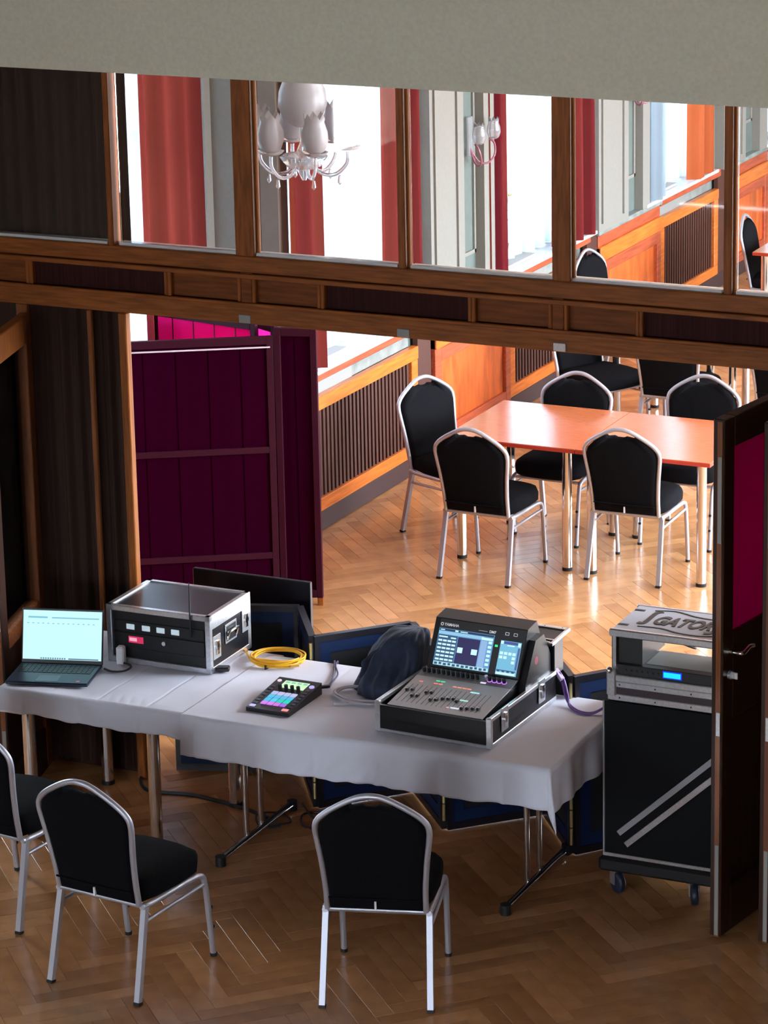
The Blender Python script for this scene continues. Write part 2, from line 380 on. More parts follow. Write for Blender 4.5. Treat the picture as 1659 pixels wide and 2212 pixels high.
# baseboard
bbd = MB(); bbd.box(XW-.06, 15.1, 0, XW+.012, 27, .125, bev=.006); bbd.box(-8.36, 15.08, 0, XW+.012, 15.1, .125); bbd.box(-8.36, 11.65, 0, -8.33, 15.08, .125)
bo = bpy.data.objects.new('baseboard_left', bbd.mesh('baseboard_left', WBASE)); link(bo); fixn(bo.data); tag(bo, 'dark baseboard along the foot of the window wall panelling', kind='structure')
XF = XW
def grille(y0, y1):
    w_ = .09
    wpart('grille_frame', [(XF-.03, y0, .125, XF+.015, y1, .205), (XF-.03, y0, .755, XF+.02, y1, .838), (XF-.03, y0, .205, XF+.015, y0+w_, .755), (XF-.03, y1-w_, .205, XF+.015, y1, .755)], WFAR, bev=.004)
    n = int((y1-y0-2*w_)/.052); mb = MB()
    for i in range(n):
        y = y0+w_+(i+.5)*(y1-y0-2*w_)/n; mb.box(XF-.035, y-.014, .205, XF-.005, y+.014, .755)
    part(wl, 'grille_ribs', mb, WGRILL, kind='stuff', fix=False)
    wpart('grille_backing', [(XF-.05, y0+w_, .205, XF-.04, y1-w_, .755)], WBASE)
    wpart('radiator', [(XF-.16, y0+.04, .78, XF-.03, (y0+y1)/2, .925), ], GREYR, 'pale grey radiator top in the slot under the sill')
    wpart('slot_panel', [(XF-.05, (y0+y1)/2, .838, XF-.035, y1-.04, .938)], STONE)
    wpart('sill_front', [(XF-.05, y0-.02, .938, XF+.03, y1+.02, 1.0)], WRED, bev=.006)
def wpanel(y0, y1):
    X = XF+.03
    wpart('panel_frame', [(XF-.03, y0, .125, X, y0+.10, .86), (XF-.03, y1-.08, .125, X, y1, .86), (XF-.03, y0+.10, .125, X, y1-.08, .20), (XF-.03, y0+.10, .66, X, y1-.08, .75)], WRED, bev=.004)
    wpart('panel_rail', [(XF-.03, y0, .755, X+.01, y1, .865)], WFAR, bev=.005)
    wpart('panel_field', [(XF-.04, y0+.10, .20, XF+.004, y1-.08, .66)], WFARP)
    wpart('panel_rail', [(XF-.03, y0, .865, X-.01, y1, .955)], WRED, bev=.005)
    wpart('ledge', [(XF-.06, y0-.02, .955, XF+.035, y1+.02, .992)], STONE, bev=.005)
for (a, b) in ((15.12, 16.86), (18.37, 19.83), (21.36, 22.72), (24.0, 25.6)): grille(a, b)
for (a, b) in ((17.10, 18.34), (20.03, 21.33), (22.95, 23.97)): wpanel(a, b)
for y in (16.98, 19.93, 22.83): wpart('dark_post', [(XF-.03, y-.10, .125, XF+.005, y+.10, .99)], WGRILL)
wpart('panel_field', [(-8.36, 11.65, .125, -8.33, 15.08, .95)], WFARP)
wpart('panel_field', [(-8.33, 15.07, .125, XW+.01, 15.1, .95)], WFARP)
# windows
for i, (a, b, x) in enumerate(bays):
    wn = struct('window_%d' % (i+1), 'tall white window with a sheer white curtain, %s along the far room' % ['nearest', 'second', 'third', 'fourth', 'fifth'][i])
    xo = x-.32
    mb = MB(); fz0, fz1 = 1.0, 3.6
    for (p, q) in ((a, a+.07), (b-.07, b), ((a+b)/2-.035, (a+b)/2+.035)): mb.box(xo-.05, p, fz0, xo, q, fz1)
    for z in (fz0, 2.55, fz1-.07): mb.box(xo-.05, a, z, xo, b, z+.07)
    part(wn, 'window_frame', mb, WHITEP, fix=False)
    for (p, q) in ((a+.07, (a+b)/2-.035), ((a+b)/2+.035, b-.07)):
        for (z0, z1) in ((1.07, 2.55), (2.62, 3.53)):
            part(wn, 'pane', MB().box(xo-.028, p, z0, xo-.022, q, z1), GLASS)
    part(wn, 'sill', MB().box(xo-.02, a-.1, .985, x+.045, b+.1, 1.012, bev=.005), SILLW)
    part(wn, 'sill_board', MB().box(x-.26, a+.15, 1.013, x-.03, a+.75, 1.035, bev=.003), WHITEP, 'white board lying on the sill')
# outside: pale ground and houses across the street are blown out by the daylight
# ---- curtains
def curtain(name, label, cat, p0, p1, z0, z1, amp, folds, m, group=None, seed=0, parent=None, nu=None):
    rnd = random.Random(seed); ph = [rnd.uniform(0, 6.3) for _ in range(4)]
    p0 = Vector(p0); p1 = Vector(p1); d = (p1-p0); nrm = Vector((-d.y, d.x)).normalized(); nu = nu or folds*12
    def fn(u, v):
        t = u+.012*math.sin(u*17+ph[0])
        o = amp*(math.sin(2*PI*folds*t+ph[1])+.45*math.sin(2*PI*folds*1.93*t+ph[2])+.3*math.sin(2*PI*folds*.53*t+ph[3]))*(.75+.25*v)
        p = p0+d*u+nrm*o
        return (p.x, p.y, z1+(z0-z1)*v)
    mb = MB(); mb.grid(fn, nu, 10)
    if parent: return part(parent, name, mb, m, label, fix=False)
    me = mb.mesh(name, m); o = bpy.data.objects.new(name, me); link(o); tag(o, label, cat, group); return o
rank = ['nearest', 'second', 'third', 'fourth', 'fifth']
for i, (a, b, x) in enumerate(bays):
    curtain('sheer_curtain', 'translucent white sheer curtain across the %s window of the far room' % rank[i], 'curtain', (x-.13, a-.05), (x-.13, b+.05), 1.02, 3.75, .022, 9, SHEER, 'sheer curtains', i)
cs = [(-8.28, 14.17, 14.86, 'red curtain at the far side of the nearest window, beside the cream pier'),
      (XW+.03, 15.06, 15.47, 'red curtain gathered at the near side of the second window'),
      (XW+.03, 16.45, 16.92, 'dark red curtain at the far side of the second window'),
      (XW+.03, 17.98, 18.24, 'narrow red curtain at the near side of the third window behind the vase'),
      (XW+.03, 19.15, 19.80, 'orange-red curtain at the far side of the third window'),
      (XW+.03, 21.06, 21.36, 'pale lilac-looking curtain at the near side of the fourth window'),
      (XW+.03, 22.04, 22.55, 'red curtain coloured bright orange as if backlit, at the far side of the fourth window')]
for k, (x, a, b, lb) in enumerate(cs):
    curtain('curtain', lb, 'curtain', (x, a), (x, b), 1.02, 3.85, .045, 2 if b-a < .6 else 3, SHEER if k == 5 else CURTLIT if k == 6 else CURT, 'red window curtains' if k != 5 else None, 20+k)
# ================================================================== PARTITION
pt = struct('wall_middle', 'oak partition with a glazed upper row, a panelled beam and a wide doorway')
def pp(name, boxes, m, label=None, bev=.004):
    mb = MB()
    for b in boxes: mb.box(*b, bev=bev)
    return part(pt, name, mb, m, label)
ZB, ZG, ZT = 2.275, 2.585, 3.6
XL, XR = -8.9, 3.4
pp('beam_rail', [(XL, YP-.02, ZG-.075, XR, YP+.07, ZG)], WOODH)
pp('beam_rail', [(XL, YP-.02, ZB, XR, YP+.10, ZB+.085)], WOODH)
pp('beam_core', [(XL, YP+.02, ZB+.06, XR, YP+.09, ZG-.05)], WPANEL, bev=0)
pp('beam_cornice', [(XL, YP-.035, ZG-.10, XR, YP-.02, ZG-.078), (XL, YP-.035, ZB+.085, XR, YP-.02, ZB+.10)], WOODH, bev=.003)
per = 1.503
for k in range(-2, 7):
    o = k*per
    x = -6.202+o
    # stile (wide recess) between groups
    pp('beam_stile', [(x-.028, YP-.022, ZB+.08, x+.028, YP+.05, ZG-.07)], WPANEL)
    for (a, b, dk) in ((x+.028, x+.37, 0), (x+.37, x+1.10, 1), (x+1.10, x+per-.028, 0)):
        fr = .018
        pp('beam_panel', [(a+fr, YP+.004, ZB+.10, b-fr, YP+.02, ZG-.10)], WDARK if dk else WPANEL, 'dark panel' if dk else None, bev=0)
        pp('panel_moulding', [(a, YP-.024, ZB+.098, a+fr, YP+.02, ZG-.095), (b-fr, YP-.024, ZB+.098, b, YP+.02, ZG-.095)], WOODHV)
for k, x in enumerate((-9.0+.0, -8.45, -7.66, -6.893, -6.205, -5.432, -4.683, -3.938, -3.19, -2.44, -1.69, -.94, -.19, .56, 1.31, 2.06, 2.81)):
    wd = .085 if k % 2 == 0 else .05
    if abs(x+6.893) < .01: wd = .030
    if abs(x+5.432) < .01 or abs(x+3.938) < .01: wd = .036
    if abs(x+6.205) < .01: wd = .095
    pp('post', [(x-wd/2, YP-.02, ZG, x+wd/2, YP+.05, ZT)], WOODHV)
    if abs(x+6.893) > .01:
        pp('glazing_bead', [(x+wd/2, YP+.008, ZG, x+wd/2+.009, YP+.026, ZT)], BEAD, bev=.002)
        pp('glazing_bead', [(x-wd/2-.009, YP+.008, ZG, x-wd/2, YP+.026, ZT)], BEAD, bev=.002)
pxs = (-8.45, -7.66, -6.893, -6.205, -5.432, -4.683, -3.938, -3.19, -2.44, -1.69, -.94, -.19, .56, 1.31, 2.06, 2.81)
for a, b in zip(pxs[:-1], pxs[1:]):
    part(pt, 'pane', MB().box(a+.03, YP+.026, ZG+.01, b-.03, YP+.032, ZT), GLASS, fix=False)
    part(pt, 'pane_bead', MB().box(a+.03, YP+.0, ZG, b-.03, YP+.05, ZG+.014, bev=.002), SILLW, 'pale bottom bead of the pane')
for i, x in enumerate((-6.214, -5.43, -4.691, -3.2)):
    part(pt, 'catch_plate', MB().box(x-.03, YP-.026, ZB+.004, x+.03, YP-.02, ZB+.042, bev=.003), ALU if i == 2 else GREYR, 'small metal catch plate under the beam')
# jambs and side piers
pp('jamb', [(-6.868, YP-.03, 0, -6.826, YP+.012, ZB)], WOODHV)
pp('jamb', [(-7.42, YP-.02, 0, -7.36, YP+.09, ZB)], DOORL)
pp('jamb', [(-3.57, YP-.0, 0, -3.50, YP+.09, ZB)], DOORL)
pp('side_panelling', [(XL, YP+.03, 0, -7.42, YP+.09, ZB), (-3.50, YP+.03, 0, XR, YP+.09, ZB)], DOORW, bev=0)
pp('side_panelling', [(-7.36, YP+.052, 0, -6.87, YP+.06, ZB)], DOORW, bev=0)
pp('upright_strip', [(-7.035, YP-.03, 0, -7.012, YP-.005, ZB)], DOORL)
curtain('stage_curtain', 'dark brown curtain hanging in folds beside the doorway, behind the laptop', 'curtain', (-7.36, YP+.02), (-6.88, YP+.02), .03, ZB-.005, .016, 6, CURTD, None, 5, nu=110)
curtain('stage_curtain', 'dark brown curtain behind the panes of the partition at upper left', 'curtain', (-8.3, YP+.13), (-6.872, YP+.13), ZG-.3, ZT, .022, 15, CURTD, None, 9, nu=220)
# door leaves of the partition
def leaf(name, label, loc, rz, wid, h, field, glass=False, lit=DOORL, handle=True):
    t = struct(name, label, loc, rz)   # local: hinge at origin, leaf runs along -y, faces +-x
    st = .085; th = .052
    part(t, 'stile', MB().box(-th/2, -wid, .012, th/2, -wid+st, h, bev=.004), DOORW)
    part(t, 'stile', MB().box(-th/2, -st, .012, th/2, 0, h, bev=.004), lit if glass else DOORW)  # glazed leaf: lit look of stile and top rail painted as lighter wood
    part(t, 'rail', MB().box(-th/2, -wid+st, h-.13, th/2, -st, h, bev=.004), lit if glass else DOORW)
    part(t, 'rail', MB().box(-th/2, -wid+st, .012, th/2, -st, .22, bev=.004), DOORW)
    if glass:
        part(t, 'rail', MB().box(-th/2, -wid+st, .78, th/2, -st, .86, bev=.004), WPANEL)
        part(t, 'pane', MB().box(-.004, -wid+st, .86, .004, -st, h-.13), GLASS)
        part(t, 'panel', MB().box(-.012, -wid+st, .22, .012, -st, .78), DOORW)
    else:
        part(t, 'panel', MB().box(-.010, -wid+st, .22, .010, -st, .95), DOORW)
        part(t, 'rail', MB().box(-th/2, -wid+st, .95, th/2, -st, 1.32, bev=.004), DOORW)
        part(t, 'pane', MB().box(-.016, -wid+st, 1.32, -.010, -st, h-.13), GLASS)
        f = part(t, 'fabric_panel', MB().box(-.004, -wid+st, 1.32, .004, -st, h-.13), MAG, 'magenta fabric panel behind the glass')
    # edge strip and plates on the leading edge
    part(t, 'edge_strip', MB().box(-.004, -wid-.004, .012, .018, -wid, h-.01), lit)
    for (z0, z1) in ((.02, .42), (1.72, 2.08)):
        part(t, 'edge_bolt', MB().box(.0, -wid-.006, z0, .017, -wid-.004, z1), GREYR, 'grey metal edge bolt')
    part(t, 'strike_plate', MB().box(.001, -wid-.007, .90, .018, -wid-.004, 1.0), ALU)
    if handle:
        mb = MB()
        mb.m = Matrix.Translation((th/2, -wid+.055, 1.25)) @ Matrix.Rotation(PI/2, 4, 'Y'); mb.cyl((0, 0, 0), .024, .008, 16); mb.m = Matrix.Identity(4)
        mb.tube(smooth_path([(th/2, -wid+.055, 1.25), (th/2+.05, -wid+.057, 1.25), (th/2+.058, -wid+.075, 1.252), (th/2+.055, -wid+.12, 1.262), (th/2+.05, -wid+.165, 1.252)], 5), [.009]*5+[.010]*16, 10)
        part(t, 'door_handle', mb, STEEL, 'polished lever handle')
        mb = MB(); mb.m = Matrix.Translation((th/2, -wid+.055, 1.15)) @ Matrix.Rotation(PI/2, 4, 'Y'); mb.cyl((0, 0, 0), .018, .012, 16); mb.m = Matrix.Identity(4)
        mb.box(th/2+.012, -wid+.052, 1.135, th/2+.04, -wid+.058, 1.165, bev=.002)
        part(t, 'lock_cylinder', mb, ALU)
    return t
leaf('door_1', 'dark wooden door leaf with magenta fabric panel, standing open beside the rolling rack case', (-3.62, YP-.02, 0), math.radians(-10), .68, 2.235, MAG)
leaf('door_2', 'dark wooden door leaf folded behind the first, at the right edge', (-3.44, YP-.02, 0), math.radians(-8), .66, 2.235, MAG, handle=False, lit=mat('door_edge_red_brown', (.16, .045, .016), .4))
leaf('door_3', 'glazed wooden door leaf standing open at the left edge behind the laptop', (-7.37, YP-.02, 0), math.radians(15), .66, 2.235, MAG, glass=True, handle=False)
# ================================================================== CHAIRS
def chair_proto(loc, rz, label, group):
    t = thing('banquet_chair', label, 'chair', loc, rz, group)
    def bx(z): return -.20-.10*(z-.40)/.52   # lean of the back
    prof = [(.196, .40), (.198, .50), (.208, .62), (.220, .71), (.225, .765), (.215, .803), (.175, .842), (.10, .888), (.045, .912), (0, .918)]
    out = [(x, bx(z), z) for x, z in prof]+[(-x, bx(z), z) for x, z in prof[-2::-1]]
    path = smooth_path(out, 5)
    part(t, 'back_frame', MB().tube(path, .0125, 8).tube([(-.196, bx(.40), .40), (.196, bx(.40), .40)], .010, 8), CHROME)
    # padded back
    mb = MB(); inner = [(x-.010 if x > .02 else x, z-.006) for x, z in prof[:-2]]
    inner = [(.184, .405)]+[(p[0]-.003, p[1]) for p in inner[1:]]+[(.085, .872), (.035, .880), (.02, .872)]
    pl = inner+[(-x, z) for x, z in inner[::-1]]
    rings = []
    for (s_, off) in ((.86, .030), (.95, .026), (1., .012), (1., -.006), (.95, -.016), (.86, -.020)):
        rg = []
        for (x, z) in pl:
            cz = .645; zz = cz+(z-cz)*(1-(1-s_)*.6); rg.append((x*s_, bx(zz)+off, zz))
        rings.append(rg)
    n = len(pl); vs = [q for r_ in rings for q in r_]; fs = []
    for i in range(5):
        for k in range(n): fs.append((i*n+k, i*n+(k+1) % n, (i+1)*n+(k+1) % n, (i+1)*n+k))
    fs.append(tuple(range(n))); fs.append(tuple(range(5*n, 6*n))[::-1]); mb.add(vs, fs, True)
    bk = part(t, 'backrest', mb, FABRIC)
    part(bk, 'piping', MB().tube([(-.185, bx(.47)-.021, .462), (0, bx(.47)-.024, .460), (.185, bx(.47)-.021, .462)], .004, 6), FABRIC)
    part(bk, 'tag', MB().box(-.004, bx(.42)-.030, .412, .004, bx(.42)-.020, .448), SILLW, 'small white tag')
    # seat
    mb = MB()
    def sring(s_, z, f=1.):
        r = []
        for (x, y) in ((-.19, -.185), (0, -.19), (.19, -.185), (.212, -.10), (.222, .05), (.215, .17), (.18, .225), (.09, .25), (0, .255), (-.09, .25), (-.18, .225), (-.215, .17), (-.222, .05), (-.212, -.10)):
            r.append((x*s_, .03+(y-.03)*s_, z))
        return r
    rs = [sring(.93, .395), sring(.99, .405), sring(1.0, .43), sring(1., .452), sring(.97, .472), sring(.86, .487), sring(.5, .494)]
    n = 14; vs = [q for r_ in rs for q in r_]; fs = [tuple(range(n))[::-1], tuple(range(6*n, 7*n))]
    for i in range(6):
        for k in range(n): fs.append((i*n+k, i*n+(k+1) % n, (i+1)*n+(k+1) % n, (i+1)*n+k))
    mb.add(vs, fs, True); part(t, 'seat', mb, FABRIC)
    for s_ in (-1, 1):
        # rear leg
        mb = MB(); mb.beam((s_*.207, -.175, .40), (s_*.217, -.262, .012), .024, .024); lg = part(t, 'leg', mb, CHROME)
        part(lg, 'foot', MB().beam((s_*.217, -.262, .012), (s_*.2172, -.264, 0), .027, .027), RUBBER)
        # front leg, bending into the side rail
        mb = MB(); mb.tube(smooth_path([(s_*.207, -.20, .392), (s_*.212, -.10, .388), (s_*.215, .12, .388), (s_*.216, .195, .375), (s_*.217, .215, .34), (s_*.217, .23, .25), (s_*.217, .258, .012)], 5), .0125, 8)
        lg = part(t, 'leg', mb, CHROME)
        part(lg, 'foot', MB().cyl((s_*.217, .259, 0), .015, .014, 10), RUBBER)
        for z in (.13, .22): part(lg, 'bumper', MB().beam((s_*.217, .272-(z-.012)*.10, z-.006), (s_*.217, .270-(z-.012)*.10, z+.006), .014, .012), RUBBER)
        part(t, 'side_stretcher', MB().tube([(s_*.209, -.192, .325), (s_*.217, .222, .335)], .008, 8), CHROME)
    part(t, 'seat_rail', MB().tube([(-.207, -.185, .39), (.207, -.185, .39)], .010, 8), CHROME); part(t, 'seat_rail', MB().tube([(-.214, .19, .378), (.214, .19, .378)], .009, 8), CHROME)
    return t
NG = 'black banquet chairs near the tables'
ch = chair_proto((-5.842, 9.70, 0), math.radians(-6.5), 'black banquet chair turned away, below the table with the rack case', NG)
# measured positions of every chair: x, y, rotation, label
for (x, y, rz, lb) in (
    (-4.833, 9.985, 16.5, 'black banquet chair in front of the mixing console, centre of the foreground'),
    (-6.64, 10.10, -7, 'black banquet chair cut off by the left edge of the picture'),
    (-6.577, 15.12, -2, 'black chair with its back to us at the left half of the cherry tables'),
    (-5.795, 15.42, 1, 'black chair with its back to us at the right half of the cherry tables'),
    (-7.06, 15.72, -112, 'black chair at the left end of the cherry tables, beside the grille'),
    (-6.50, 15.96, 179, 'black chair on the far side of the left cherry table, facing us'),
    (-5.75, 16.16, 181, 'black chair on the far side of the right cherry table, facing us'),
    (-7.04, 18.02, -118, 'far black chair sideways at the left end of the second row of tables'),
    (-6.45, 17.98, -2, 'far black chair with its back to us in the second row'),
    (-5.70, 18.10, -4, 'far black chair at the right of the second row, above the open door leaf'),
    (-7.50, 19.65, -97, 'black chair standing against the orange wall panel, seen through the fourth pane'),
    (-6.85, 21.35, -84, 'black chair at the far table, seen through the rightmost pane'),
    (-6.2, 20.75, -5, 'black chair with its seat under the far table in the rightmost pane')):
    dup(ch, (x, y, 0), math.radians(rz), lb, NG)
# ================================================================== MEETING TABLES
def meet(loc, wx, dy, label, h=.75, group='cherry meeting tables'):
    t = thing('meeting_table', label, 'table', loc, 0, group)
    mb = MB(); mb.box(.002, .002, h-.003, wx-.002, dy-.002, h); part(t, 'tabletop', mb, TABW)
    part(t, 'edge_band', MB().box(0, 0, h-.026, wx, dy, h-.003, bev=.002), TABE, 'red-brown edge band')
    ins = .075
    for (x, y) in ((ins, ins), (wx-ins, ins), (ins, dy-ins), (wx-ins, dy-ins)):
        lg = part(t, 'leg', MB().cyl((x, y, .02), .0285, h-.046, 20), STEEL)
        part(lg, 'foot', MB().cyl((x, y, 0), .030, .02, 20), RUBBER)
    return t
m0 = meet((-6.918, 15.205, 0), .816, .89, 'left one of the two joined cherry tables with steel legs in the doorway')
dup(m0, (-6.100, 15.205, 0), 0, 'right one of the two joined cherry tables, touching the door leaf')
dup(m0, (-7.07, 18.13, 0), 0, 'left far cherry table of the second row under the beam')
dup(m0, (-6.25, 18.13, 0), 0, 'middle far cherry table of the second row under the beam')
dup(m0, (-5.43, 18.13, 0), 0, 'right far cherry table of the second row, above the door leaf')
dup(m0, (-6.91, 20.80, 0), 0, 'farthest left cherry table, seen through the rightmost pane')
dup(m0, (-6.09, 20.80, 0), 0, 'farthest right cherry table, beyond the rightmost pane')
# ================================================================== NEAR TABLES
TZ = .745
lt = thing('side_table', 'steel-legged table under the laptop and the rack case', 'table', (-7.03, 10.66, 0))
part(lt, 'tabletop', MB().box(0, 0, TZ-.03, .78, .80, TZ-.004, bev=.003), TABW)
for (x, y) in ((.06, .10), (.70, .10), (.06, .78-.02), (.755, .74)):
    lg = part(lt, 'leg', MB().cyl((x, y, .02), .029, TZ-.05, 20), STEEL); part(lg, 'foot', MB().cyl((x, y, 0), .031, .02, 20), RUBBER)
ft = thing('folding_table', 'folding table on steel T-shaped legs under the mixing console', 'table', (-6.20, 10.625, 0))
part(ft, 'tabletop', MB().box(.0, .04, TZ-.03, 1.81, .80, TZ-.004, bev=.003), TABW)
for x in (.19, 1.56):
    mb = MB(); mb.tube([(x, .14, .028), (x, .82, .028)], .016, 10); lg = part(ft, 'leg_base', mb, STEEL)
    part(lg, 'foot', MB().cyl((x, .135, 0), .024, .045, 12), RUBBER); part(lg, 'foot', MB().cyl((x, .83, 0), .024, .045, 12), RUBBER)
    for dy in (.42, .56): part(ft, 'leg', MB().tube([(x-.02, dy, .03), (x-.02, dy, TZ-.03)], .014, 12), STEEL)
    part(ft, 'cross_brace', MB().tube([(x-.02, .30, TZ-.04), (x-.02, .68, TZ-.04)], .012, 8), STEEL)
def cloth(name, label, x0, x1, y0, y1, z, dropF, dropB, dropL, dropR, seed, lift=0):
    rnd = random.Random(seed); NU, NV = 420, 90; r = .012
    ph = [rnd.uniform(0, 6) for _ in range(8)]
    X0, X1, Y0, Y1 = x0-dropL, x1+dropR, y0-dropF, y1+dropB
    def fn(u, v):
        X = X0+(X1-X0)*u; Y = Y0+(Y1-Y0)*v
        a = (x0-X) if X < x0 else ((X-x1) if X > x1 else 0); sa = -1 if X < x0 else 1
        b = (y0-Y) if Y < y0 else ((Y-y1) if Y > y1 else 0); sb = -1 if Y < y0 else 1
        xx = min(max(X, x0), x1); yy = min(max(Y, y0), y1)
        if a <= 0 and b <= 0:
            e = min(xx-x0, x1-xx, yy-y0, y1-yy)
            crease = -.0016*(math.exp(-((xx-x0)/(x1-x0)*4-1)**2*1500)+math.exp(-((xx-x0)/(x1-x0)*4-2)**2*1500)+math.exp(-((xx-x0)/(x1-x0)*4-3)**2*1500))
            wr = .0016*math.sin(14*xx+9*yy+ph[0])*math.sin(5*xx-17*yy+ph[1])+.0012*math.sin(31*xx-22*yy+ph[2])
            puck = .004*max(0, 1-abs(xx-x0-.62*(x1-x0))/.25)*max(0, 1-(yy-y0)/.12)*math.sin(60*xx+20*yy)
            return (xx, yy, z+lift+(crease+wr+abs(puck))*min(1, e*20))
        R = math.hypot(a, b)
        if a > 0 and b > 0:
            ca, cb = a/R, b/R; s2 = 2*ca*cb
            h = R; out = .012+.16*R*s2*s2
            ox, oy = sa*out*ca*1.1, sb*out*cb*.9
        else:
            ca, cb = (1, 0) if a > 0 else (0, 1)
            q = Y if a > 0 else X
            wv = .006*math.sin(q*9+ph[3])+.005*math.sin(q*21+ph[4])+.003*math.sin(q*47+ph[5])
            cz = sum((1 if i_ % 2 else -1)*math.exp(-((q-(-7.2+i_*.2913))*70)**2) for i_ in range(12)) if b > 0 else 0
            wv += .0045*cz+.003*math.sin(q*70+3*R*20)*math.exp(-((q+5.3)/.35)**2)
            out = .010+.05*R+wv*min(1, R/.10)*1.5
            ox, oy = sa*ca*out, sb*cb*out; h = R*.985
            ends = 1+.03*math.sin(q*3+ph[6]); h *= ends
        rr = min(1, R/.015)
        return (xx+ox*rr, yy+oy*rr, z+lift-h)
    mb = MB(); mb.grid(fn, NU, NV)
    me = mb.mesh(name, LINEN); o = bpy.data.objects.new(name, me); link(o); tag(o, label, 'tablecloth', 'white tablecloths')
    md = o.modifiers.new('thickness', 'SOLIDIFY'); md.thickness = .0012; md.offset = 1; return o
cloth('tablecloth', 'white tablecloth under the laptop, with the shorter overhang', -7.03, -6.04, 10.632, 11.47, TZ, .115, .12, .09, .0, 3)
cloth('tablecloth', 'white tablecloth under the mixing console, hanging to a point at the right corner', -6.10, -4.378, 10.612, 11.445, TZ+.002, .185, .17, .0, .20, 4, .0015)
TT = TZ+.007
# ================================================================== LAPTOP
lp = thing('laptop', 'open black laptop with a bright pale-blue screen at the left end of the table', 'laptop', (-6.865, 10.83, TT), math.radians(15.5))
part(lp, 'base', MB().box(-.19, -.135, 0, .19, .125, .016, bev=.005), mat('laptop_body', (.022, .035, .06), .35, .3))
mb = MB()
for r_ in range(5):
    for c_ in range(15):
        x = -.168+c_*.0225; y = .08-r_*.0215; mb.box(x, y, .016, x+.019, y+.018, .0178)
part(lp, 'keys', mb, BLACKP, kind='stuff', fix=False)
part(lp, 'touchpad', MB().box(-.055, -.12, .016, .045, -.04, .0168), mat('touchpad', (.03, .045, .07), .25))
part(lp, 'sticker', MB().box(.13, -.115, .016, .145, -.10, .0166), mat('sticker_pink', (.8, .25, .3), .5), 'small pink sticker')
til = Matrix.Translation((0, .125, .012)) @ Matrix.Rotation(math.radians(-14), 4, 'X')
mb = MB(); mb.m = til; mb.box(-.19, -.004, 0, .19, .004, .25, bev=.003); sc_ = part(lp, 'lid', mb, BLACKP)
mb = MB(); mb.m = til; mb.box(-.183, -.0052, .018, .183, -.0042, .240); part(sc_, 'screen', mb, emis('laptop_screen', (.52, .90, 1.0), 1.0))
mb = MB(); mb.m = til
mb.box(-.16, -.0060, .205, -.07, -.0054, .213); mb.box(-.05, -.0060, .205, .17, -.0054, .211)
for i in range(14): mb.box(-.165+i*.0235, -.006, .180, -.165+i*.0235+.009, -.0054, .184)
part(sc_, 'screen_rows', mb, emis('laptop_rows', (.22, .60, .75), .8), fix=False)
mb = MB(); mb.m = til
for i in range(11): mb.box(-.10+i*.011, -.006, .020, -.10+i*.011+.007, -.0054, .027)
mb.box(.03, -.006, .020, .17, -.0054, .026); part(sc_, 'taskbar', mb, emis('laptop_task', (.15, .25, .35), .7), fix=False)
pw = thing('power_adapter', 'small white plug block between the laptop and the rack case', 'power adapter', (-6.665, 11.08, TT), .2)
part(pw, 'body', MB().box(-.018, -.02, 0, .018, .02, .085, bev=.006), mat('white_plastic', (.7, .7, .72), .4))
part(pw, 'lead', MB().tube(smooth_path([(.01, -.01, .01), (.06, -.04, .006), (.05, -.10, .005), (0, -.12, .005), (-.05, -.09, .005)], 6), .005, 8), BLKC)
# ================================================================== RACK CASE LEFT
def edges(mb, x0, y0, z0, x1, y1, z1, t, which='all'):
    E_ = []
    for y in (y0, y1):
        for z in (z0, z1): E_.append(((x0, y, z), (x1, y, z)))
    for x in (x0, x1):
        for z in (z0, z1): E_.append(((x, y0, z), (x, y1, z)))
        for y in (y0, y1): E_.append(((x, y, z0), (x, y, z1)))
    for a, b in E_:
        lo = [min(a[i], b[i])-t*.15 for i in range(3)]; hi = [max(a[i], b[i])+t*.15 for i in range(3)]
        for i in range(3):
            if a[i] == b[i]:
                c = (x0, y0, z0)[i]
                if a[i] == c: hi[i] = a[i]+t
                else: lo[i] = a[i]-t
        mb.box(*lo, *hi, bev=.002)
    return mb
def latch(parent, mtx, s=1.):
    mb = MB(); mb.m = mtx; mb.box(-.035*s, -.055*s, 0, .035*s, .055*s, .003, bev=.001); o = part(parent, 'latch_plate', mb, ALU)
    mb = MB(); mb.m = mtx; mb.cyl((0, 0, .003), .016*s, .007, 14); mb.box(-.012*s, -.035*s, .003, .012*s, .03*s, .010, bev=.002); part(o, 'latch_lever', mb, STEEL); return o
rk = thing('rack_case', 'black flight case with aluminium edges holding wireless receivers, left of the yellow cable', 'flight case', (-6.485, 11.305, TT), math.radians(.5))
W2, D2, H2 = .262, .195, .262
part(rk, 'shell', MB().box(-W2, -D2+.02, .004, W2, D2, H2-.002), BLACKG)
part(rk, 'lid_panel', MB().box(-W2+.02, -D2+.02, H2-.003, W2-.02, D2-.02, H2+.001), BLACKG)
part(rk, 'edge_profile', edges(MB(), -W2, -D2, 0, W2, D2, H2+.003, .022), ALU, fix=False)
part(rk, 'top_band', MB().box(W2-.004, -D2, H2-.06, W2+.003, D2, H2-.018), ALU)
part(rk, 'front_panel', MB().box(-W2+.02, -D2+.008, .024, W2-.02, -D2+.02, H2-.02), BLACKP)
rcv = part(rk, 'receiver', MB().box(-W2+.03, -D2+.002, .150, W2-.03, -D2+.01, .20, bev=.002), BLACKP)
for i, x in enumerate((-.165, -.085, -.01, .065)):
    part(rcv, 'display', MB().box(x, -D2-.001, .160, x+.042, -D2+.003, .186, bev=.002), mat('display_pale', (.45, .55, .6), .2, emit=.35, ecol=(.7, .85, .95)), 'small pale display')
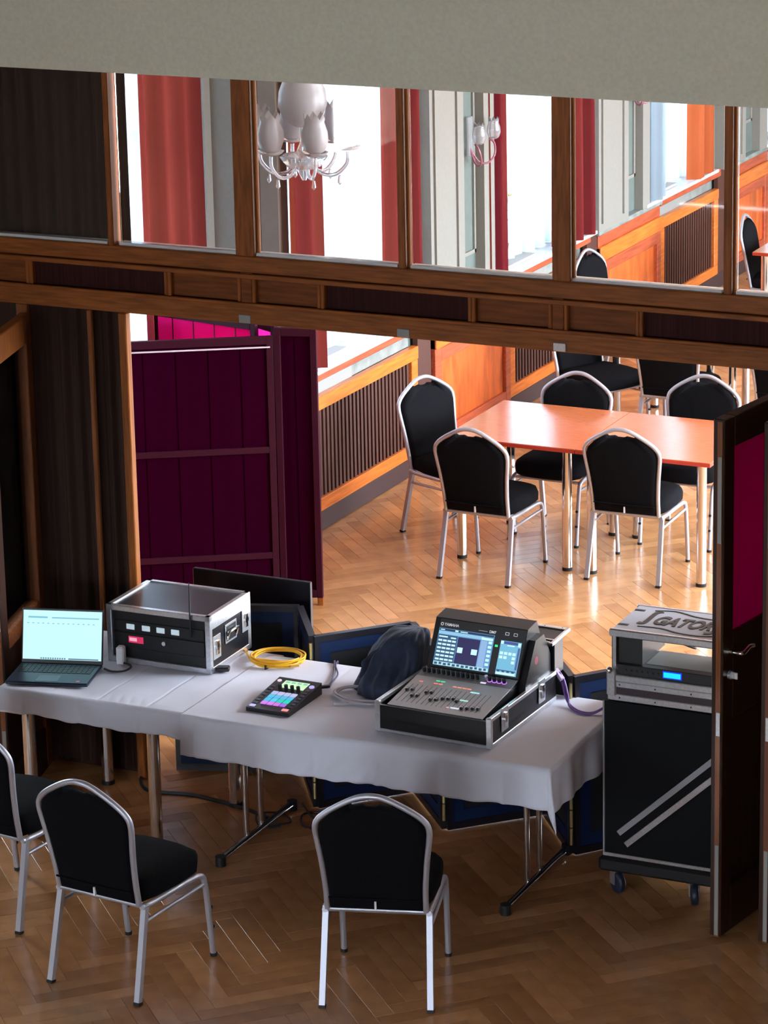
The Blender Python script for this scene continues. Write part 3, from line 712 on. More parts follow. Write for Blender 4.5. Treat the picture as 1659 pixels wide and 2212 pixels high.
mx_ = part(rk, 'amplifier', MB().box(-W2+.03, -D2+.002, .070, W2-.03, -D2+.01, .142, bev=.002), BLACKP)
part(mx_, 'badge', MB().box(-.155, -D2-.001, .098, -.080, -D2+.003, .128), emis('badge_red', (.9, .04, .16), .6), 'glowing red badge')
part(mx_, 'badge_screen', MB().box(-.150, -D2-.002, .106, -.112, -D2+.0, .122), emis('badge_pink', (1., .45, .6), .8))
mb = MB(); mb.m = Matrix.Translation((.03, -D2+.002, .115)) @ Matrix.Rotation(PI/2, 4, 'X'); mb.cyl((0, 0, 0), .010, .012, 14); part(mx_, 'knob', mb, ALU)
part(rk, 'antenna', MB().tube([(.172, -D2-.012, .165), (.172, -D2-.012, .26), (.172, -D2-.010, .42)], [.006, .004, .0022], 8), BLACKP, 'thin black whip antenna')
RX = Matrix.Translation((W2+.002, 0, 0)) @ Matrix.Rotation(PI/2, 4, 'Z') @ Matrix.Rotation(PI/2, 4, 'X')
hd = MB(); hd.m = RX; hd.box(-.055, .095, 0, .055, .185, .003, bev=.001); hp = part(rk, 'handle_plate', hd, ALU)
hd = MB(); hd.m = RX; hd.box(-.045, .105, .003, .045, .175, .004); part(hp, 'recess', hd, BLACKP)
hd = MB(); hd.m = RX; hd.tube([(-.045, .115, .006), (-.045, .150, .016), (.045, .150, .016), (.045, .115, .006)], .007, 8); part(hp, 'handle', hd, STEEL)
latch(rk, RX @ Matrix.Translation((-.135, .11, 0)))
latch(rk, RX @ Matrix.Translation((.145, .15, 0)))
ps = thing('power_brick', 'small black box lying at the front corner of the flight case', 'power adapter', (-6.19, 11.17, TT), .4)
part(ps, 'body', MB().box(-.03, -.022, 0, .03, .022, .02, bev=.005), BLACKP)
# ================================================================== YELLOW COIL
def coil(mb, c, rx, ry, n, r, seed, jit=.012, z0=0):
    rnd = random.Random(seed); pts = []
    for i in range(n*16+1):
        a = 2*PI*i/16; k = i//16
        pts.append((c[0]+(rx+jit*math.sin(a*.37+k*1.7))*math.cos(a), c[1]+(ry+jit*math.cos(a*.29+k*2.1))*math.sin(a), z0+r+abs(.010*math.sin(a*.5+k))+.0035*k))
    return smooth_path(pts, 2)
yc = coil(None, (0, 0), .118, .108, 6, .0042, 1)
mb = MB(); mb.tube([(-.185, .045, .006), (-.16, .01, .006), (-.13, -.03, .006)]+yc, .0042, 6)
o = thing('yellow_cable', 'coiled bright yellow cable lying on the white cloth behind the small controller', 'cable', (-6.02, 11.375, TT))
part(o, 'coil', mb, YEL)
part(o, 'connector', MB().beam((-.185, .045, .007), (-.205, .07, .009), .014, .011), mat('amber_plug', (.7, .35, .08), .3))
part(o, 'connector', MB().beam((.10, -.07, .012), (.13, -.045, .012), .014, .011), mat('amber_plug', (.7, .35, .08), .3))
part(o, 'cable_tie', MB().beam((.0, -.125, .010), (.004, -.090, .010), .006, .022), BLKC)
# ================================================================== SMALL CONTROLLER
pd = thing('pad_controller', 'small black controller with glowing coloured pads and a pale green screen', 'controller', (-5.745, 10.905, TT), math.radians(-1))
Wc, Dc = .105, .155
def ptop(x, y): return .018+(y+Dc)/(2*Dc)*.035
prof = [(-Dc, 0), (Dc, 0), (Dc, .053), (-Dc, .018)]
part(pd, 'body', MB().prism(prof, -Wc, Wc, 0), BLACKP)
ang = math.atan2(.035, 2*Dc); PM = Matrix.Translation((0, -Dc, .0182)) @ Matrix.Rotation(ang, 4, 'X')
def pbox(name, x0, y0, x1, y1, h, m, label=None):
    mb = MB(); mb.m = PM; mb.box(x0, y0, 0, x1, y1, h, bev=.001); return part(pd, name, mb, m, label)
pbox('screen', -.058, .215, .062, .285, .002, emis('pad_screen', (.62, .95, .55), .95), 'pale green screen')
mb = MB(); mb.m = PM
for i in range(4): mb.box(-.05+i*.029, .262, .002, -.05+i*.029+.020, .276, .0026)
part(pd, 'screen_rows', mb, emis('pad_screen_b', (.25, .7, .5), .8), fix=False)
for i in range(4):
    mb = MB(); mb.m = PM; mb.cyl((-.045+i*.030, .205, 0), .0085, .022, 14); part(pd, 'knob', mb, RUBBER)
pc = [[(.75, .25, 1.), (.8, .25, 1.), (.75, .22, .85), (.45, .15, .9)], [(.05, .6, 1.), (.1, .7, 1.), (0, .75, .65), (0, .85, .6)], [(.10, .65, 1.), (.12, .62, 1.), (.12, .6, .95), (.1, .6, 1.)], [(.55, .6, 1.), (.65, .65, 1.), (.6, .65, 1.), (.65, .65, 1.)]]
for r_ in range(4):
    for c_ in range(4):
        x = -.060+c_*.031; y = .045+r_*.033
        pbox('pad', x, y, x+.027, y+.028, .004, emis('pad_%d%d' % (r_, c_), pc[r_][c_], .75), ['purple', 'cyan', 'blue', 'lilac'][r_]+' lit pad')
for i in range(7):
    for s_ in (-1, 1):
        x = s_*.086; y = .05+i*.028; pbox('button', x-.010, y-.008, x+.010, y+.008, .003, mat('button_dark', (.05, .04, .08), .4))
pbox('button', -.097, .012, -.07, .030, .004, emis('btn_lilac', (.65, .6, 1.), .8), 'lilac lit button')
pbox('button', .062, .010, .092, .028, .004, emis('btn_red', (1., .35, .35), .8), 'red lit button')
mb = MB(); mb.m = PM; mb.cyl((-.085, .275, 0), .010, .004, 14); part(pd, 'round_button', mb, emis('btn_pink', (1., .8, .9), .8))
mb = MB(); mb.m = PM; mb.cyl((.085, .255, 0), .012, .005, 14); part(pd, 'round_button', mb, emis('btn_violet', (.6, .5, 1.), .8))
text_part(pd, 'lettering', 'CONTROL' if False else 'MASCHINE', .013, mat('print_grey', (.5, .5, .55), .5), Matrix.Translation((-.01, -Dc-.0006, .009)) @ Matrix.Rotation(PI/2, 4, 'X'), .0003) if False else None
cb = thing('controller_cable', 'dark double lead running from the small controller over the back of the table', 'cable', (-5.70, 11.06, TT))
VG = mat('violet_grey', (.10, .08, .14), .5)
for k in (0, .016):
    part(cb, 'lead', MB().tube(smooth_path([(-.04+k, -.01, .045), (.015+k, .0, .035), (.045+k, .06, .010), (.035+k*.5, .14, .006), (.0+k*1.3, .24, .005), (-.045+k*.4, .34, .005), (-.075+k, .40, .004), (-.085+k, .425, -.02), (-.085+k, .43, -.10)], 6), .004, 6), VG)
part(cb, 'plug', MB().beam((.05, .0, .03), (.085, .03, .03), .014, .012), BLACKP)
# grey coil
gc = thing('grey_cable', 'pale grey cable coiled on the cloth under the navy jacket', 'cable', (-5.43, 11.09, TT))
part(gc, 'coil', MB().tube([(-.10, -.13, .005), (-.05, -.12, .006)]+coil(None, (0, 0), .15, .10, 3, .005, 4, .010), .005, 6), GREYC)
# ================================================================== JACKET
jk = thing('jacket', 'dark navy jacket thrown in a heap left of the mixing console', 'jacket', (-5.34, 11.22, TT))
from mathutils import noise
def jf(u, v):
    a = 2*PI*u; t = v
    r = math.cos(t*PI/2)**.62; c, s_ = math.cos(a), math.sin(a)
    # lobes: long low shoulder to the left, steep peak at the right rear
    rx = .165+.045*max(0, -c)**.5*(1-.5*t) if c < 0 else .115; ry = .12 if s_ > 0 else .145
    h = .285*math.sin(t*PI/2)**1.15
    lean = Vector((.075, .065))*t**1.4
    n1 = noise.noise(Vector((c*1.6+3, s_*1.6, t*2.2))); n2 = noise.noise(Vector((c*3.4, s_*3.4+7, t*4.5))); rid = 1-abs(noise.noise(Vector((c*2.2+1.5*t, s_*2.2, t*1.2+4))))*2
    k = 1+.20*n1+.10*n2+.10*rid*(1-t)
    x = rx*r*c*k+lean.x; y = ry*r*s_*k+lean.y; z = h*(1+.14*n1*(1-t))+.02*rid*math.sin(PI*t)
    # the open hollow facing the camera
    d = math.exp(-((a-4.75)**2)/.35-((t-.42)**2)/.035); y += .085*d; z -= .02*d
    e = math.exp(-((a-4.7)**2)/.9-((t-.14)**2)/.010); y -= .022*e; z += .012*e
    return (x, y, max(.001, z-.004))
mb = MB(); mb.grid(jf, 110, 50); part(jk, 'body', mb, NAVY)
mb = MB()
def sl(u, v):
    a = 2*PI*u; p = smooth_path([(-.16, -.02, .05), (-.13, -.03, .14), (-.06, -.01, .20), (.01, .03, .235), (.06, .06, .27)], 10)
    i = min(len(p)-2, int(v*(len(p)-1))); q = p[i].lerp(p[i+1], v*(len(p)-1)-i)
    rr = .040*(1+.30*noise.noise(Vector((math.cos(a)*1.5, math.sin(a)*1.5, v*9)))+.12*math.sin(v*26+a*2))*(.55+.45*math.sin(PI*min(1, .12+v)))
    return (q.x+.6*rr*math.cos(a), q.y+.9*rr*math.sin(a), q.z+.6*rr*math.cos(a+.6))
mb.grid(sl, 20, 60); part(jk, 'sleeve', mb, NAVY)
# ================================================================== MIXING CONSOLE
cn = thing('mixing_console', 'digital mixing console with two lit screens standing in an open flight case', 'mixing console', (-4.94, 11.06, TT), math.radians(-2.5))
Wm, Dm = .272, .325
part(cn, 'case_tray', MB().box(-Wm, -Dm, .0, Wm, Dm, .055), BLACKG)
mb = MB(); mb.box(-Wm, -Dm, .05, Wm, -Dm+.014, .118); mb.box(-Wm, -Dm, .05, -Wm+.012, Dm, .128); mb.box(Wm-.012, -Dm, .05, Wm, Dm, .128); mb.box(-Wm, Dm-.012, .05, Wm, Dm, .26)
part(cn, 'case_wall', mb, BLACKG, fix=False)
mb = MB()
T_ = .020
for (a, b) in (((-Wm, -Dm, 0), (Wm, -Dm, 0)),):
    mb.box(-Wm-.003, -Dm-.003, 0, Wm+.003, -Dm+.010, .014, bev=.002)
    for s_ in (-1, 1):
        x0, x1 = sorted((s_*Wm-s_*.010, s_*Wm+s_*.003))
        mb.box(x0, -Dm-.003, 0, x1, Dm, .020, bev=.002); mb.box(x0-(.006 if s_ > 0 else 0), -Dm, .118, x1+(.006 if s_ < 0 else 0), Dm, .136, bev=.002)
        mb.box(x0-(.012 if s_ > 0 else 0), -Dm-.004, 0, x1+(.012 if s_ < 0 else 0), -Dm+.014, .134, bev=.002)
part(cn, 'case_edge', mb, ALU, 'aluminium edging', fix=False)
RC = Matrix.Translation((Wm+.003, 0, 0)) @ Matrix.Rotation(PI/2, 4, 'Z') @ Matrix.Rotation(PI/2, 4, 'X')
latch(cn, RC @ Matrix.Translation((-.20, .095, 0)), .95); latch(cn, RC @ Matrix.Translation((.17, .095, 0)), .95)
# console body: side profile (y,z)
prof = [(-.31, .058), (.30, .058), (.30, .24), (.235, .385), (.145, .372), (.045, .175), (-.03, .158), (-.31, .118)]
part(cn, 'console_body', MB().prism(prof, -.215, .225, 0), BLACKP)
mb = MB(); mb.prism([(.045, .06), (.30, .06), (.30, .22), (.235, .330), (.150, .325), (.045, .155)], .225, .258, 0); part(cn, 'console_cheek', mb, BLACKP)
part(cn, 'cheek_logo', MB().lathe([(.0001, 0), (.018, 0)], (0, 0, 0), 20, False), mat('logo_dim_red', (.25, .03, .06), .5), 'dim round emblem on the side', loc=(.2585, .155, .235), rot=(0, PI/2, 0))
# control surface
surf = MB(); S1 = Matrix.Translation((0, -.31, .1185)) @ Matrix.Rotation(math.atan2(.04, .28), 4, 'X')
SG = mat('console_surface', (.34, .35, .37), .35, .3)
surf.m = S1; surf.box(-.225, .0, 0, .225, .283, .003, bev=.001); part(cn, 'control_surface', surf, SG)
S2 = Matrix.Translation((0, -.03, .1585)) @ Matrix.Rotation(math.atan2(.017, .075), 4, 'X')
surf = MB(); surf.m = S2; surf.box(-.225, 0, 0, .225, .072, .003, bev=.001); part(cn, 'encoder_strip', surf, mat('console_strip', (.16, .16, .18), .4))
FX = [-.20+i*.0232 for i in range(17)]
pos = [.17, .175, .125, .13, .17, .175, .115, .12, .14, .145, .150, .135, None, .085, .09, .095, .10]
mb = MB(); mb.m = S1
for i, x in enumerate(FX): mb.box(x-.001, .04, .003, x+.001, .20, .0035)
part(cn, 'fader_slots', mb, BLACKP, kind='stuff', fix=False)
for i, x in enumerate(FX):
    if pos[i] is None: continue
    mb = MB(); mb.m = S1; mb.box(x-.0065, pos[i]-.4*.02-.03, .0035, x+.0065, pos[i]-.4*.02+.0-.008, .012, bev=.002); fd = part(cn, 'fader_cap', mb, RUBBER)
    mb = MB(); mb.m = S1; mb.box(x-.0065, pos[i]-.0275, .012, x+.0065, pos[i]-.024, .0128); part(fd, 'cap_line', mb, SILLW)
def led(name, M_, x0, y0, x1, y1, col, s=.8):
    mb = MB(); mb.m = M_; mb.box(x0, y0, .003, x1, y1, .0045); return part(cn, name, mb, emis('led_%02d%02d%02d' % tuple(int(c*9) for c in col), col, s), fix=False)
for i in (1, 4, 5): led('channel_button', S1, FX[i]-.009, .226, FX[i]+.009, .234, (1., .28, .25))
for i in (4, 5): led('channel_button', S1, FX[i]-.009, .250, FX[i]+.009, .258, (.1, .9, .35))
for i in (8, 9, 10, 11): led('channel_button', S1, FX[i]-.009, .222, FX[i]+.009, .230, (1., .33, .2))
led('channel_button', S1, FX[12]-.006, .198, FX[13]+.012, .207, (.45, .95, .95)); led('channel_button', S1, FX[12]-.018, .120, FX[13]-.004, .129, (.45, .95, .85)); led('channel_button', S1, FX[11]-.004, .045, FX[12]+.012, .056, (.8, .85, 1.)); 
led('channel_button', S1, FX[11]-.012, .115, FX[11]-.002, .122, (1., .4, .35)); led('channel_button', S1, FX[10], .045, FX[10]+.012, .052, (1., .45, .5))
for i in range(16):
    x = -.205+i*.0232 if i < 12 else -.205+i*.0232+.035
    mb = MB(); mb.m = S2; mb.cyl((x, .035, .003), .0082, .020, 14); kb = part(cn, 'encoder', mb, RUBBER)
    if i >= 12:
        mb = MB(); mb.m = S2; mb.cyl((x, .035, .003), .0105, .003, 14); part(kb, 'light_ring', mb, emis('ring_violet', (.6, .2, 1.), 1.0), 'violet light ring')
mb = MB(); mb.m = S2; mb.cyl((.088, .045, .003), .008, .018, 14); part(cn, 'master_knob', mb, ALU); led('channel_button', S2, .075, .008, .10, .018, (.9, .8, 1.))
# display face
FA = Matrix.Translation((0, .045, .175)) @ Matrix.Rotation(math.atan2(.197, .10), 4, 'X')
LN = math.hypot(.197, .10)
def face(name, x0, y0, x1, y1, h, m, label=None, parent=None, bev=0):
    mb = MB(); mb.m = FA; mb.box(x0, y0, 0, x1, y1, h, bev=bev); return part(parent or cn, name, mb, m, label, fix=False)
face('display_bezel', -.19, .006, .222, LN-.006, .003, mat('bezel_grey', (.055, .055, .06), .35), bev=.001)
ms = face('main_screen', -.188, .014, .078, .176, .005, emis('scr_base', (.15, .42, .75), .75), 'large lit screen of blue and dark panels')
def sb(x0, y0, x1, y1, col, s=.8, p=ms, nm='screen_panel', hh=.0056):
    mb = MB(); mb.m = FA; mb.box(x0, y0, .005, x1, y1, hh); return part(p, nm, mb, emis('sb_%03d' % int(sum(c*w_ for c, w_ in zip(col, (700, 90, 9)))), col, s), fix=False)
sb(-.186, .165, .076, .174, (.03, .05, .12)); sb(-.186, .150, .03, .163, (.35, .68, .95)); sb(-.186, .030, -.093, .148, (.05, .12, .25))
sb(-.09, .030, .016, .146, (.035, .03, .12)); sb(.020, .030, .050, .146, (.35, .55, .9)); sb(.052, .030, .076, .160, (.15, .4, .75)); sb(-.186, .014, .076, .030, (.5, .9, 1.))
mb = MB(); mb.m = FA
for r_ in range(6):
    for c_ in range(4): mb.box(-.182+c_*.022, .036+r_*.0165, .0056, -.182+c_*.022+.018, .036+r_*.0165+.008, .0062)
mb.box(-.182, .136, .0056, -.14, .142, .0062); mb.box(-.125, .134, .0056, -.10, .140, .0062)
mb.box(-.085, .078, .0056, -.060, .102, .0062); mb.box(-.018, .078, .0056, .010, .102, .0062)
for i in range(6): mb.box(.056, .040+i*.019, .0056, .073, .040+i*.019+.011, .0062)
mb.box(.02, .149, .0056, .074, .160, .0062); mb.box(-.11, .166, .0056, -.095, .173, .0062); mb.box(-.18, .167, .0056, -.16, .171, .0062); mb.box(-.085, .167, .0056, -.05, .171, .0062)
part(ms, 'screen_tiles', mb, emis('scr_tiles', (.62, .93, 1.), .95), kind='stuff', fix=False)
mb = MB(); mb.m = FA
for i in range(6): mb.box(-.182+i*.043, .016, .0056, -.182+i*.043+.014, .026, .0062); mb.box(-.160+i*.043, .018, .0056, -.160+i*.043+.012, .028, .0062)
part(ms, 'screen_marks', mb, emis('scr_marks', (.08, .14, .3), .6), kind='stuff', fix=False)
us = face('utility_screen', .112, .012, .210, .160, .005, emis('scr_base2', (.22, .60, .85), .8), 'small lit screen beside the large one')
mb = MB(); mb.m = FA
for i in range(4): mb.box(.117+i*.020, .100, .0056, .117+i*.020+.015, .112, .0062)
for i in range(2): mb.box(.117+i*.020, .082, .0056, .117+i*.020+.015, .094, .0062)
mb.box(.177, .082, .0056, .192, .094, .0062); mb.box(.177, .064, .0056, .192, .076, .0062); mb.box(.145, .138, .0056, .18, .143, .0062); mb.box(.114, .145, .0056, .126, .158, .0062); mb.box(.196, .140, .0056, .208, .156, .0062)
mb.box(.114, .014, .0056, .205, .024, .0062)
part(us, 'screen_tiles', mb, emis('scr_tiles', (.62, .93, 1.), .95), kind='stuff', fix=False)
sb(.128, .146, .194, .158, (.08, .12, .4), p=us); sb(.198, .040, .208, .135, (.10, .16, .42), p=us); sb(.114, .030, .205, .034, (.05, .1, .25), p=us)
for i in range(4): sb(.118+i*.023, .024, .118+i*.023+.012, .030, (.06, .1, .22), p=us, hh=.0066)
mb = MB(); mb.m = FA; mb.box(.088, .128, .003, .100, .137, .006); part(cn, 'green_button', mb, emis('green_led', (.05, 1., .25), 1.))
text_part(cn, 'brand_lettering', 'YAMAHA', .017, mat('print_white_glow', (.8, .8, .85), .4, emit=.25, ecol=(1, 1, 1)), FA @ Matrix.Translation((-.133, .193, .0035)), .0003, bold=.0004)  # white print given a faint glow of its own
mb = MB(); mb.m = FA; mb.lathe([(.004, .0035), (.0075, .0035)], (-.179, .193, 0), 20, False); part(cn, 'tuning_fork_emblem', mb, MT['print_white_glow'])
text_part(cn, 'model_lettering', 'DM7', .016, MT['print_white_glow'], FA @ Matrix.Translation((.065, .188, .0035)), .0003, bold=.0004)
mb = MB(); mb.m = FA; mb.box(-.002, .187, .003, .040, .1885, .0038); part(cn, 'model_line', mb, MT['print_white_glow'])
for x in (.125, .165):
    mb = MB(); mb.m = FA; mb.box(x, .184, .003, x+.018, .186, .0038); mb.box(x, .195, .003, x+.018, .197, .0038); mb.box(x, .184, .003, x+.002, .197, .0038); mb.box(x+.016, .184, .003, x+.018, .197, .0038); part(cn, 'key_outline', mb, MT['print_white_glow'], fix=False)
# dog box lid behind
mb = MB(); mb.m = Matrix.Translation((0, .30, .262)) @ Matrix.Rotation(math.radians(4), 4, 'X'); mb.box(-.215, -.02, 0, .275, .165, .008); dl = part(cn, 'case_lid', mb, BLACKG)
mb = MB(); mb.m = Matrix.Translation((0, .30, .262)) @ Matrix.Rotation(math.radians(4), 4, 'X')
mb.box(-.215, .143, .0, .275, .168, .014, bev=.002); mb.box(-.215, -.02, .0, -.195, .168, .014, bev=.002); mb.box(.262, -.02, .0, .278, .168, .014, bev=.002); mb.box(-.195, .02, .0085, .262, .03, .013, bev=.001)
part(dl, 'lid_edge', mb, ALU, fix=False)
mb = MB(); mb.m = Matrix.Translation((0, .30, .276)) @ Matrix.Rotation(math.radians(4), 4, 'X')
for i in range(6): mb.cyl((-.18+i*.085, .156, 0), .003, .001, 8)
part(dl, 'rivets', mb, BLACKP, fix=False)
mb = MB(); mb.box(.14, Dm-.012, .10, Wm-.02, Dm+.12, .25); part(cn, 'dog_box', mb, BLACKG)
latch(cn, Matrix.Translation((.235, .30, .262)) @ Matrix.Rotation(math.radians(4), 4, 'X') @ Matrix.Rotation(PI/2, 4, 'Z'), .6)
# purple cable
pcb = thing('purple_cable', 'purple cable looping from the mixing console to the rack case on the right', 'cable', (-4.63, 11.38, TT))
for k in (0, .012): part(pcb, 'lead', MB().tube(smooth_path([(-.03+k, .02, .12), (.0+k, .0, .09), (.03+k, -.03, .03), (.07, -.07-k, .008), (.14, -.12-k, .006), (.20, -.11-k, .010), (.26, -.06-k, .05), (.31, -.04, .10)], 6), .005, 8), PURP)
part(pcb, 'plug', MB().beam((-.04, .03, .125), (.005, -.002, .095), .018, .018), mat('plug_lilac', (.5, .4, .6), .4))
# ================================================================== RIGHT RACK TOWER
rc = thing('rolling_rack_case', 'tall black rolling case on castors beside the open door leaf', 'flight case', (-4.045, 11.34, 0), 0)
Wr, Dr, z0, z1 = .285, .23, .185, .885
part(rc, 'body', MB().box(-Wr, -Dr, z0, Wr, Dr, z1), mat('case_black_matt', (.002, .002, .003), .6, spec=.15))
mb = MB(); mb.box(-Wr-.003, -Dr-.003, z0, -Wr+.006, -Dr+.010, z1, bev=.002); mb.box(Wr-.006, -Dr-.003, z0, Wr+.003, -Dr+.010, z1, bev=.002); part(rc, 'corner_edge', mb, mat('dull_aluminium', (.30, .29, .31), .5, .6), fix=False)
part(rc, 'bottom_edge', MB().box(-Wr-.003, -Dr-.004, z0-.004, Wr+.003, -Dr+.004, z0+.012, bev=.002), ALU)
dm = MB(); dm.box(-Wr-.02, -Dr-.02, .115, Wr+.02, Dr+.02, .18, bev=.012); part(rc, 'dolly', dm, BLACKP)
for (x, y, a) in ((-.235, -.19, .9), (.115, -.19, .4), (-.235, .19, .2), (.235, .19, .6)):
    cs_ = MB(); cs_.m = Matrix.Translation((x, y, 0)) @ Matrix.Rotation(a, 4, 'Z'); cs_.box(-.03, -.03, .106, .03, .03, .116, bev=.002)
    cs_.box(-.024, -.008, .04, -.020, .03, .108); cs_.box(.020, -.008, .04, .024, .03, .108); co = part(rc, 'castor_fork', cs_, ALU)
    cs_ = MB(); cs_.m = Matrix.Translation((x, y, 0)) @ Matrix.Rotation(a, 4, 'Z') @ Matrix.Translation((-.017, 0, .048)) @ Matrix.Rotation(PI/2, 4, 'Y')
    cs_.lathe([(.0001, 0), (.030, 0), (.044, .003), (.048, .010), (.048, .024), (.044, .031), (.030, .034), (.0001, .034)], (0, 0, 0), 24); part(co, 'wheel', cs_, mat('blue_black_wheel', (.012, .018, .04), .5))
latch(rc, Matrix.Translation((-Wr-.003, -.10, .33)) @ Matrix.Rotation(-PI/2, 4, 'Z') @ Matrix.Rotation(PI/2, 4, 'X'), .8)
b1 = thing('metal_bar', 'upper one of two aluminium bars leaning across the black rolling case', 'bar', (0, 0, 0)); b2 = thing('metal_bar', 'lower, brighter one of two aluminium bars leaning across the black rolling case', 'bar', (0, 0, 0))
yb = 11.34-Dr-.012
for b_, a, c, mm in ((b1, (-4.255, yb, .298), (-3.80, yb, .72), MT['dull_aluminium']), (b2, (-4.222, yb, .250), (-3.77, yb, .665), ALU)):
    part(b_, 'bar', MB().beam(a, c, .014, .024), mm)
tr = thing('rack_case', 'open silver-edged rack case with a glowing blue display on top of the rolling case', 'flight case', (-4.02, 11.30, .888), 0)
Wt, Dt, hb, ht = .29, .178, .112, .318
mb = MB(); mb.box(-Wt, -Dt, 0, Wt, Dt, .012); mb.box(-Wt, -Dt+.01, .01, -Wt+.012, Dt, hb); mb.box(Wt-.012, -Dt+.01, .01, Wt, Dt, hb); mb.box(-Wt, -Dt, .01, Wt, -Dt+.01, hb-.015); part(tr, 'base_tray', mb, mat('case_brown_black', (.03, .016, .022), .4), fix=False)
mb = MB(); mb.box(-Wt-.004, -Dt-.004, 0, Wt+.004, -Dt+.014, .030, bev=.003); mb.box(-Wt-.004, -Dt-.004, .060, Wt+.004, -Dt+.014, .086, bev=.003); mb.box(-Wt-.004, -Dt-.006, .088, Wt+.004, -Dt+.014, hb+.004, bev=.003)
for s_ in (-1, 1):
    xa, xb = sorted((s_*(Wt-.010), s_*(Wt+.004))); mb.box(xa, -Dt, 0, xb, Dt, .024, bev=.002); mb.box(xa, -Dt, .075, xb, Dt, hb, bev=.002)
part(tr, 'tray_edges', mb, ALU, 'aluminium edging', fix=False)
mb = MB()
for z in (.015, .073):
    for x in (-.24, -.08, .08, .22):
        mb.box(x-.003, -Dt-.006, z-.003, x+.003, -Dt-.004, z+.003)
part(tr, 'rivets', mb, BLACKP, fix=False)
# corner latch ball
mb = MB(); mb.box(-Wt-.008, -Dt-.010, .02, -Wt+.035, -Dt+.02, hb+.025, bev=.006); cl_ = part(tr, 'corner_latch', mb, ALU)
part(cl_, 'latch_knob', MB().lathe([(.0001, -.016), (.010, -.012), (.016, 0), (.010, .012), (.0001, .016)], (-Wt+.006, -Dt-.008, hb+.022), 14), STEEL)
mb = MB(); mb.box(.215, -Dt-.010, .02, .25, -Dt-.004, .07, bev=.004); part(tr, 'corner_latch', mb, ALU)
# upper moulded shell: two cheeks, top
part(tr, 'shell_side', MB().box(-Wt+.006, -Dt+.02, hb, -Wt+.02, Dt, ht-.03), BLACKP); part(tr, 'shell_side', MB().box(Wt-.02, -Dt+.02, hb, Wt-.006, Dt, ht-.03), BLACKP)
SHL = mat('grey_moulded_shell', (.34, .35, .40), .42)
mb = MB(); mb.box(-Wt+.004, -Dt+.004, ht-.034, Wt-.004, Dt-.01, ht-.004, bev=.008); part(tr, 'shell_top', mb, SHL)
part(tr, 'top_edge', MB().box(-Wt, -Dt, ht-.036, Wt, -Dt+.022, ht-.002, bev=.005), ALU); part(tr, 'top_edge', MB().box(-Wt, Dt-.022, ht-.036, Wt, Dt, ht-.002, bev=.005), ALU)
# dark recessed pattern on the top
zt = ht-.003
def ribbon(pts, w_):
    P_ = smooth_path([(x, y, zt) for x, y in pts], 8); q = MB()
    vs = []
    for i, p in enumerate(P_):
        d = (P_[min(i+1, len(P_)-1)]-P_[max(i-1, 0)]).normalized(); n_ = Vector((-d.y, d.x, 0))*w_/2
        vs += [p+n_+Vector((0, 0, -.002)), p-n_+Vector((0, 0, -.002)), p-n_+Vector((0, 0, .0015)), p+n_+Vector((0, 0, .0015))]
    n = len(P_); fs = [(0, 1, 2, 3), tuple(4*(n-1)+k for k in (3, 2, 1, 0))]
    for i in range(n-1):
        for k in range(4): fs.append((4*i+k, 4*i+(k+1) % 4, 4*i+4+(k+1) % 4, 4*i+4+k))
    q.add(vs, fs); part(tr, 'shell_recess', q, BLACKP, 'dark curved recess')
ribbon([(-.19, .115), (-.10, .135), (0, .10), (.10, .09), (.20, .12)], .009); ribbon([(-.19, -.10), (-.09, -.095), (0, -.125), (.10, -.13), (.17, -.10)], .009)
ribbon([(-.205, -.055), (-.178, -.05), (-.172, .08), (-.15, .108)], .022); ribbon([(.165, .05), (.14, .045), (.13, -.07), (.10, -.09)], .022)
for (x, y) in ((-.25, -.10), (-.25, .10)): part(tr, 'shell_recess', MB().box(x-.025, y-.008, zt-.002, x+.02, y+.008, zt+.0015), BLACKP)
text_part(tr, 'lettering', 'GATOR', .125, BLACKP, Matrix.Translation((-.02, -.005, zt)) @ Matrix.Diagonal((.60, 1.15, 1, 1)), .002, shear=.25, bold=.005, spacing=1.02)
# rack ears and units
mb = MB()
for s_ in (-1, 1):
    xa, xb = sorted((s_*.232, s_*.25)) if s_ > 0 else sorted((s_*.262, s_*.278)); mb.box(xa, -Dt+.012, hb, xb, -Dt+.020, ht-.035)
    for i in range(7): pass
part(tr, 'rack_rail', mb, ALU, fix=False)
un = part(tr, 'rack_unit', MB().box(-.255, -Dt+.006, hb+.004, .23, Dt-.13, hb+.050, bev=.002), BLACKP)
part(un, 'unit_display', MB().box(-.045, -Dt+.002, hb+.018, .030, -Dt+.007, hb+.040), emis('display_cyan', (.0, .62, 1.0), 1.2), 'glowing blue display')
part(un, 'display_glow', MB().box(-.050, -Dt+.004, hb+.013, .035, -Dt+.0065, hb+.045), emis('display_blue', (.0, .03, 1.), .8), fix=False)
for i in range(7):
    mb = MB(); mb.m = Matrix.Translation((-.215+i*.024, -Dt+.006, hb+.027)) @ Matrix.Rotation(PI/2, 4, 'X'); mb.cyl((0, 0, 0), .005, .006, 10); part(un, 'knob', mb, BLACKP)
part(un, 'unit_lid', MB().box(-.14, -Dt+.05, hb+.050, .23, Dt-.13, hb+.052), GREYR, 'grey steel cover')
part(un, 'unit_side', MB().box(-.255, -Dt+.03, hb+.05, -.15, Dt-.05, hb+.16), BLACKP)
tc2 = thing('black_cable', 'black cable lying loose inside the open rack case', 'cable', (-4.05, 11.40, .888+hb+.056))
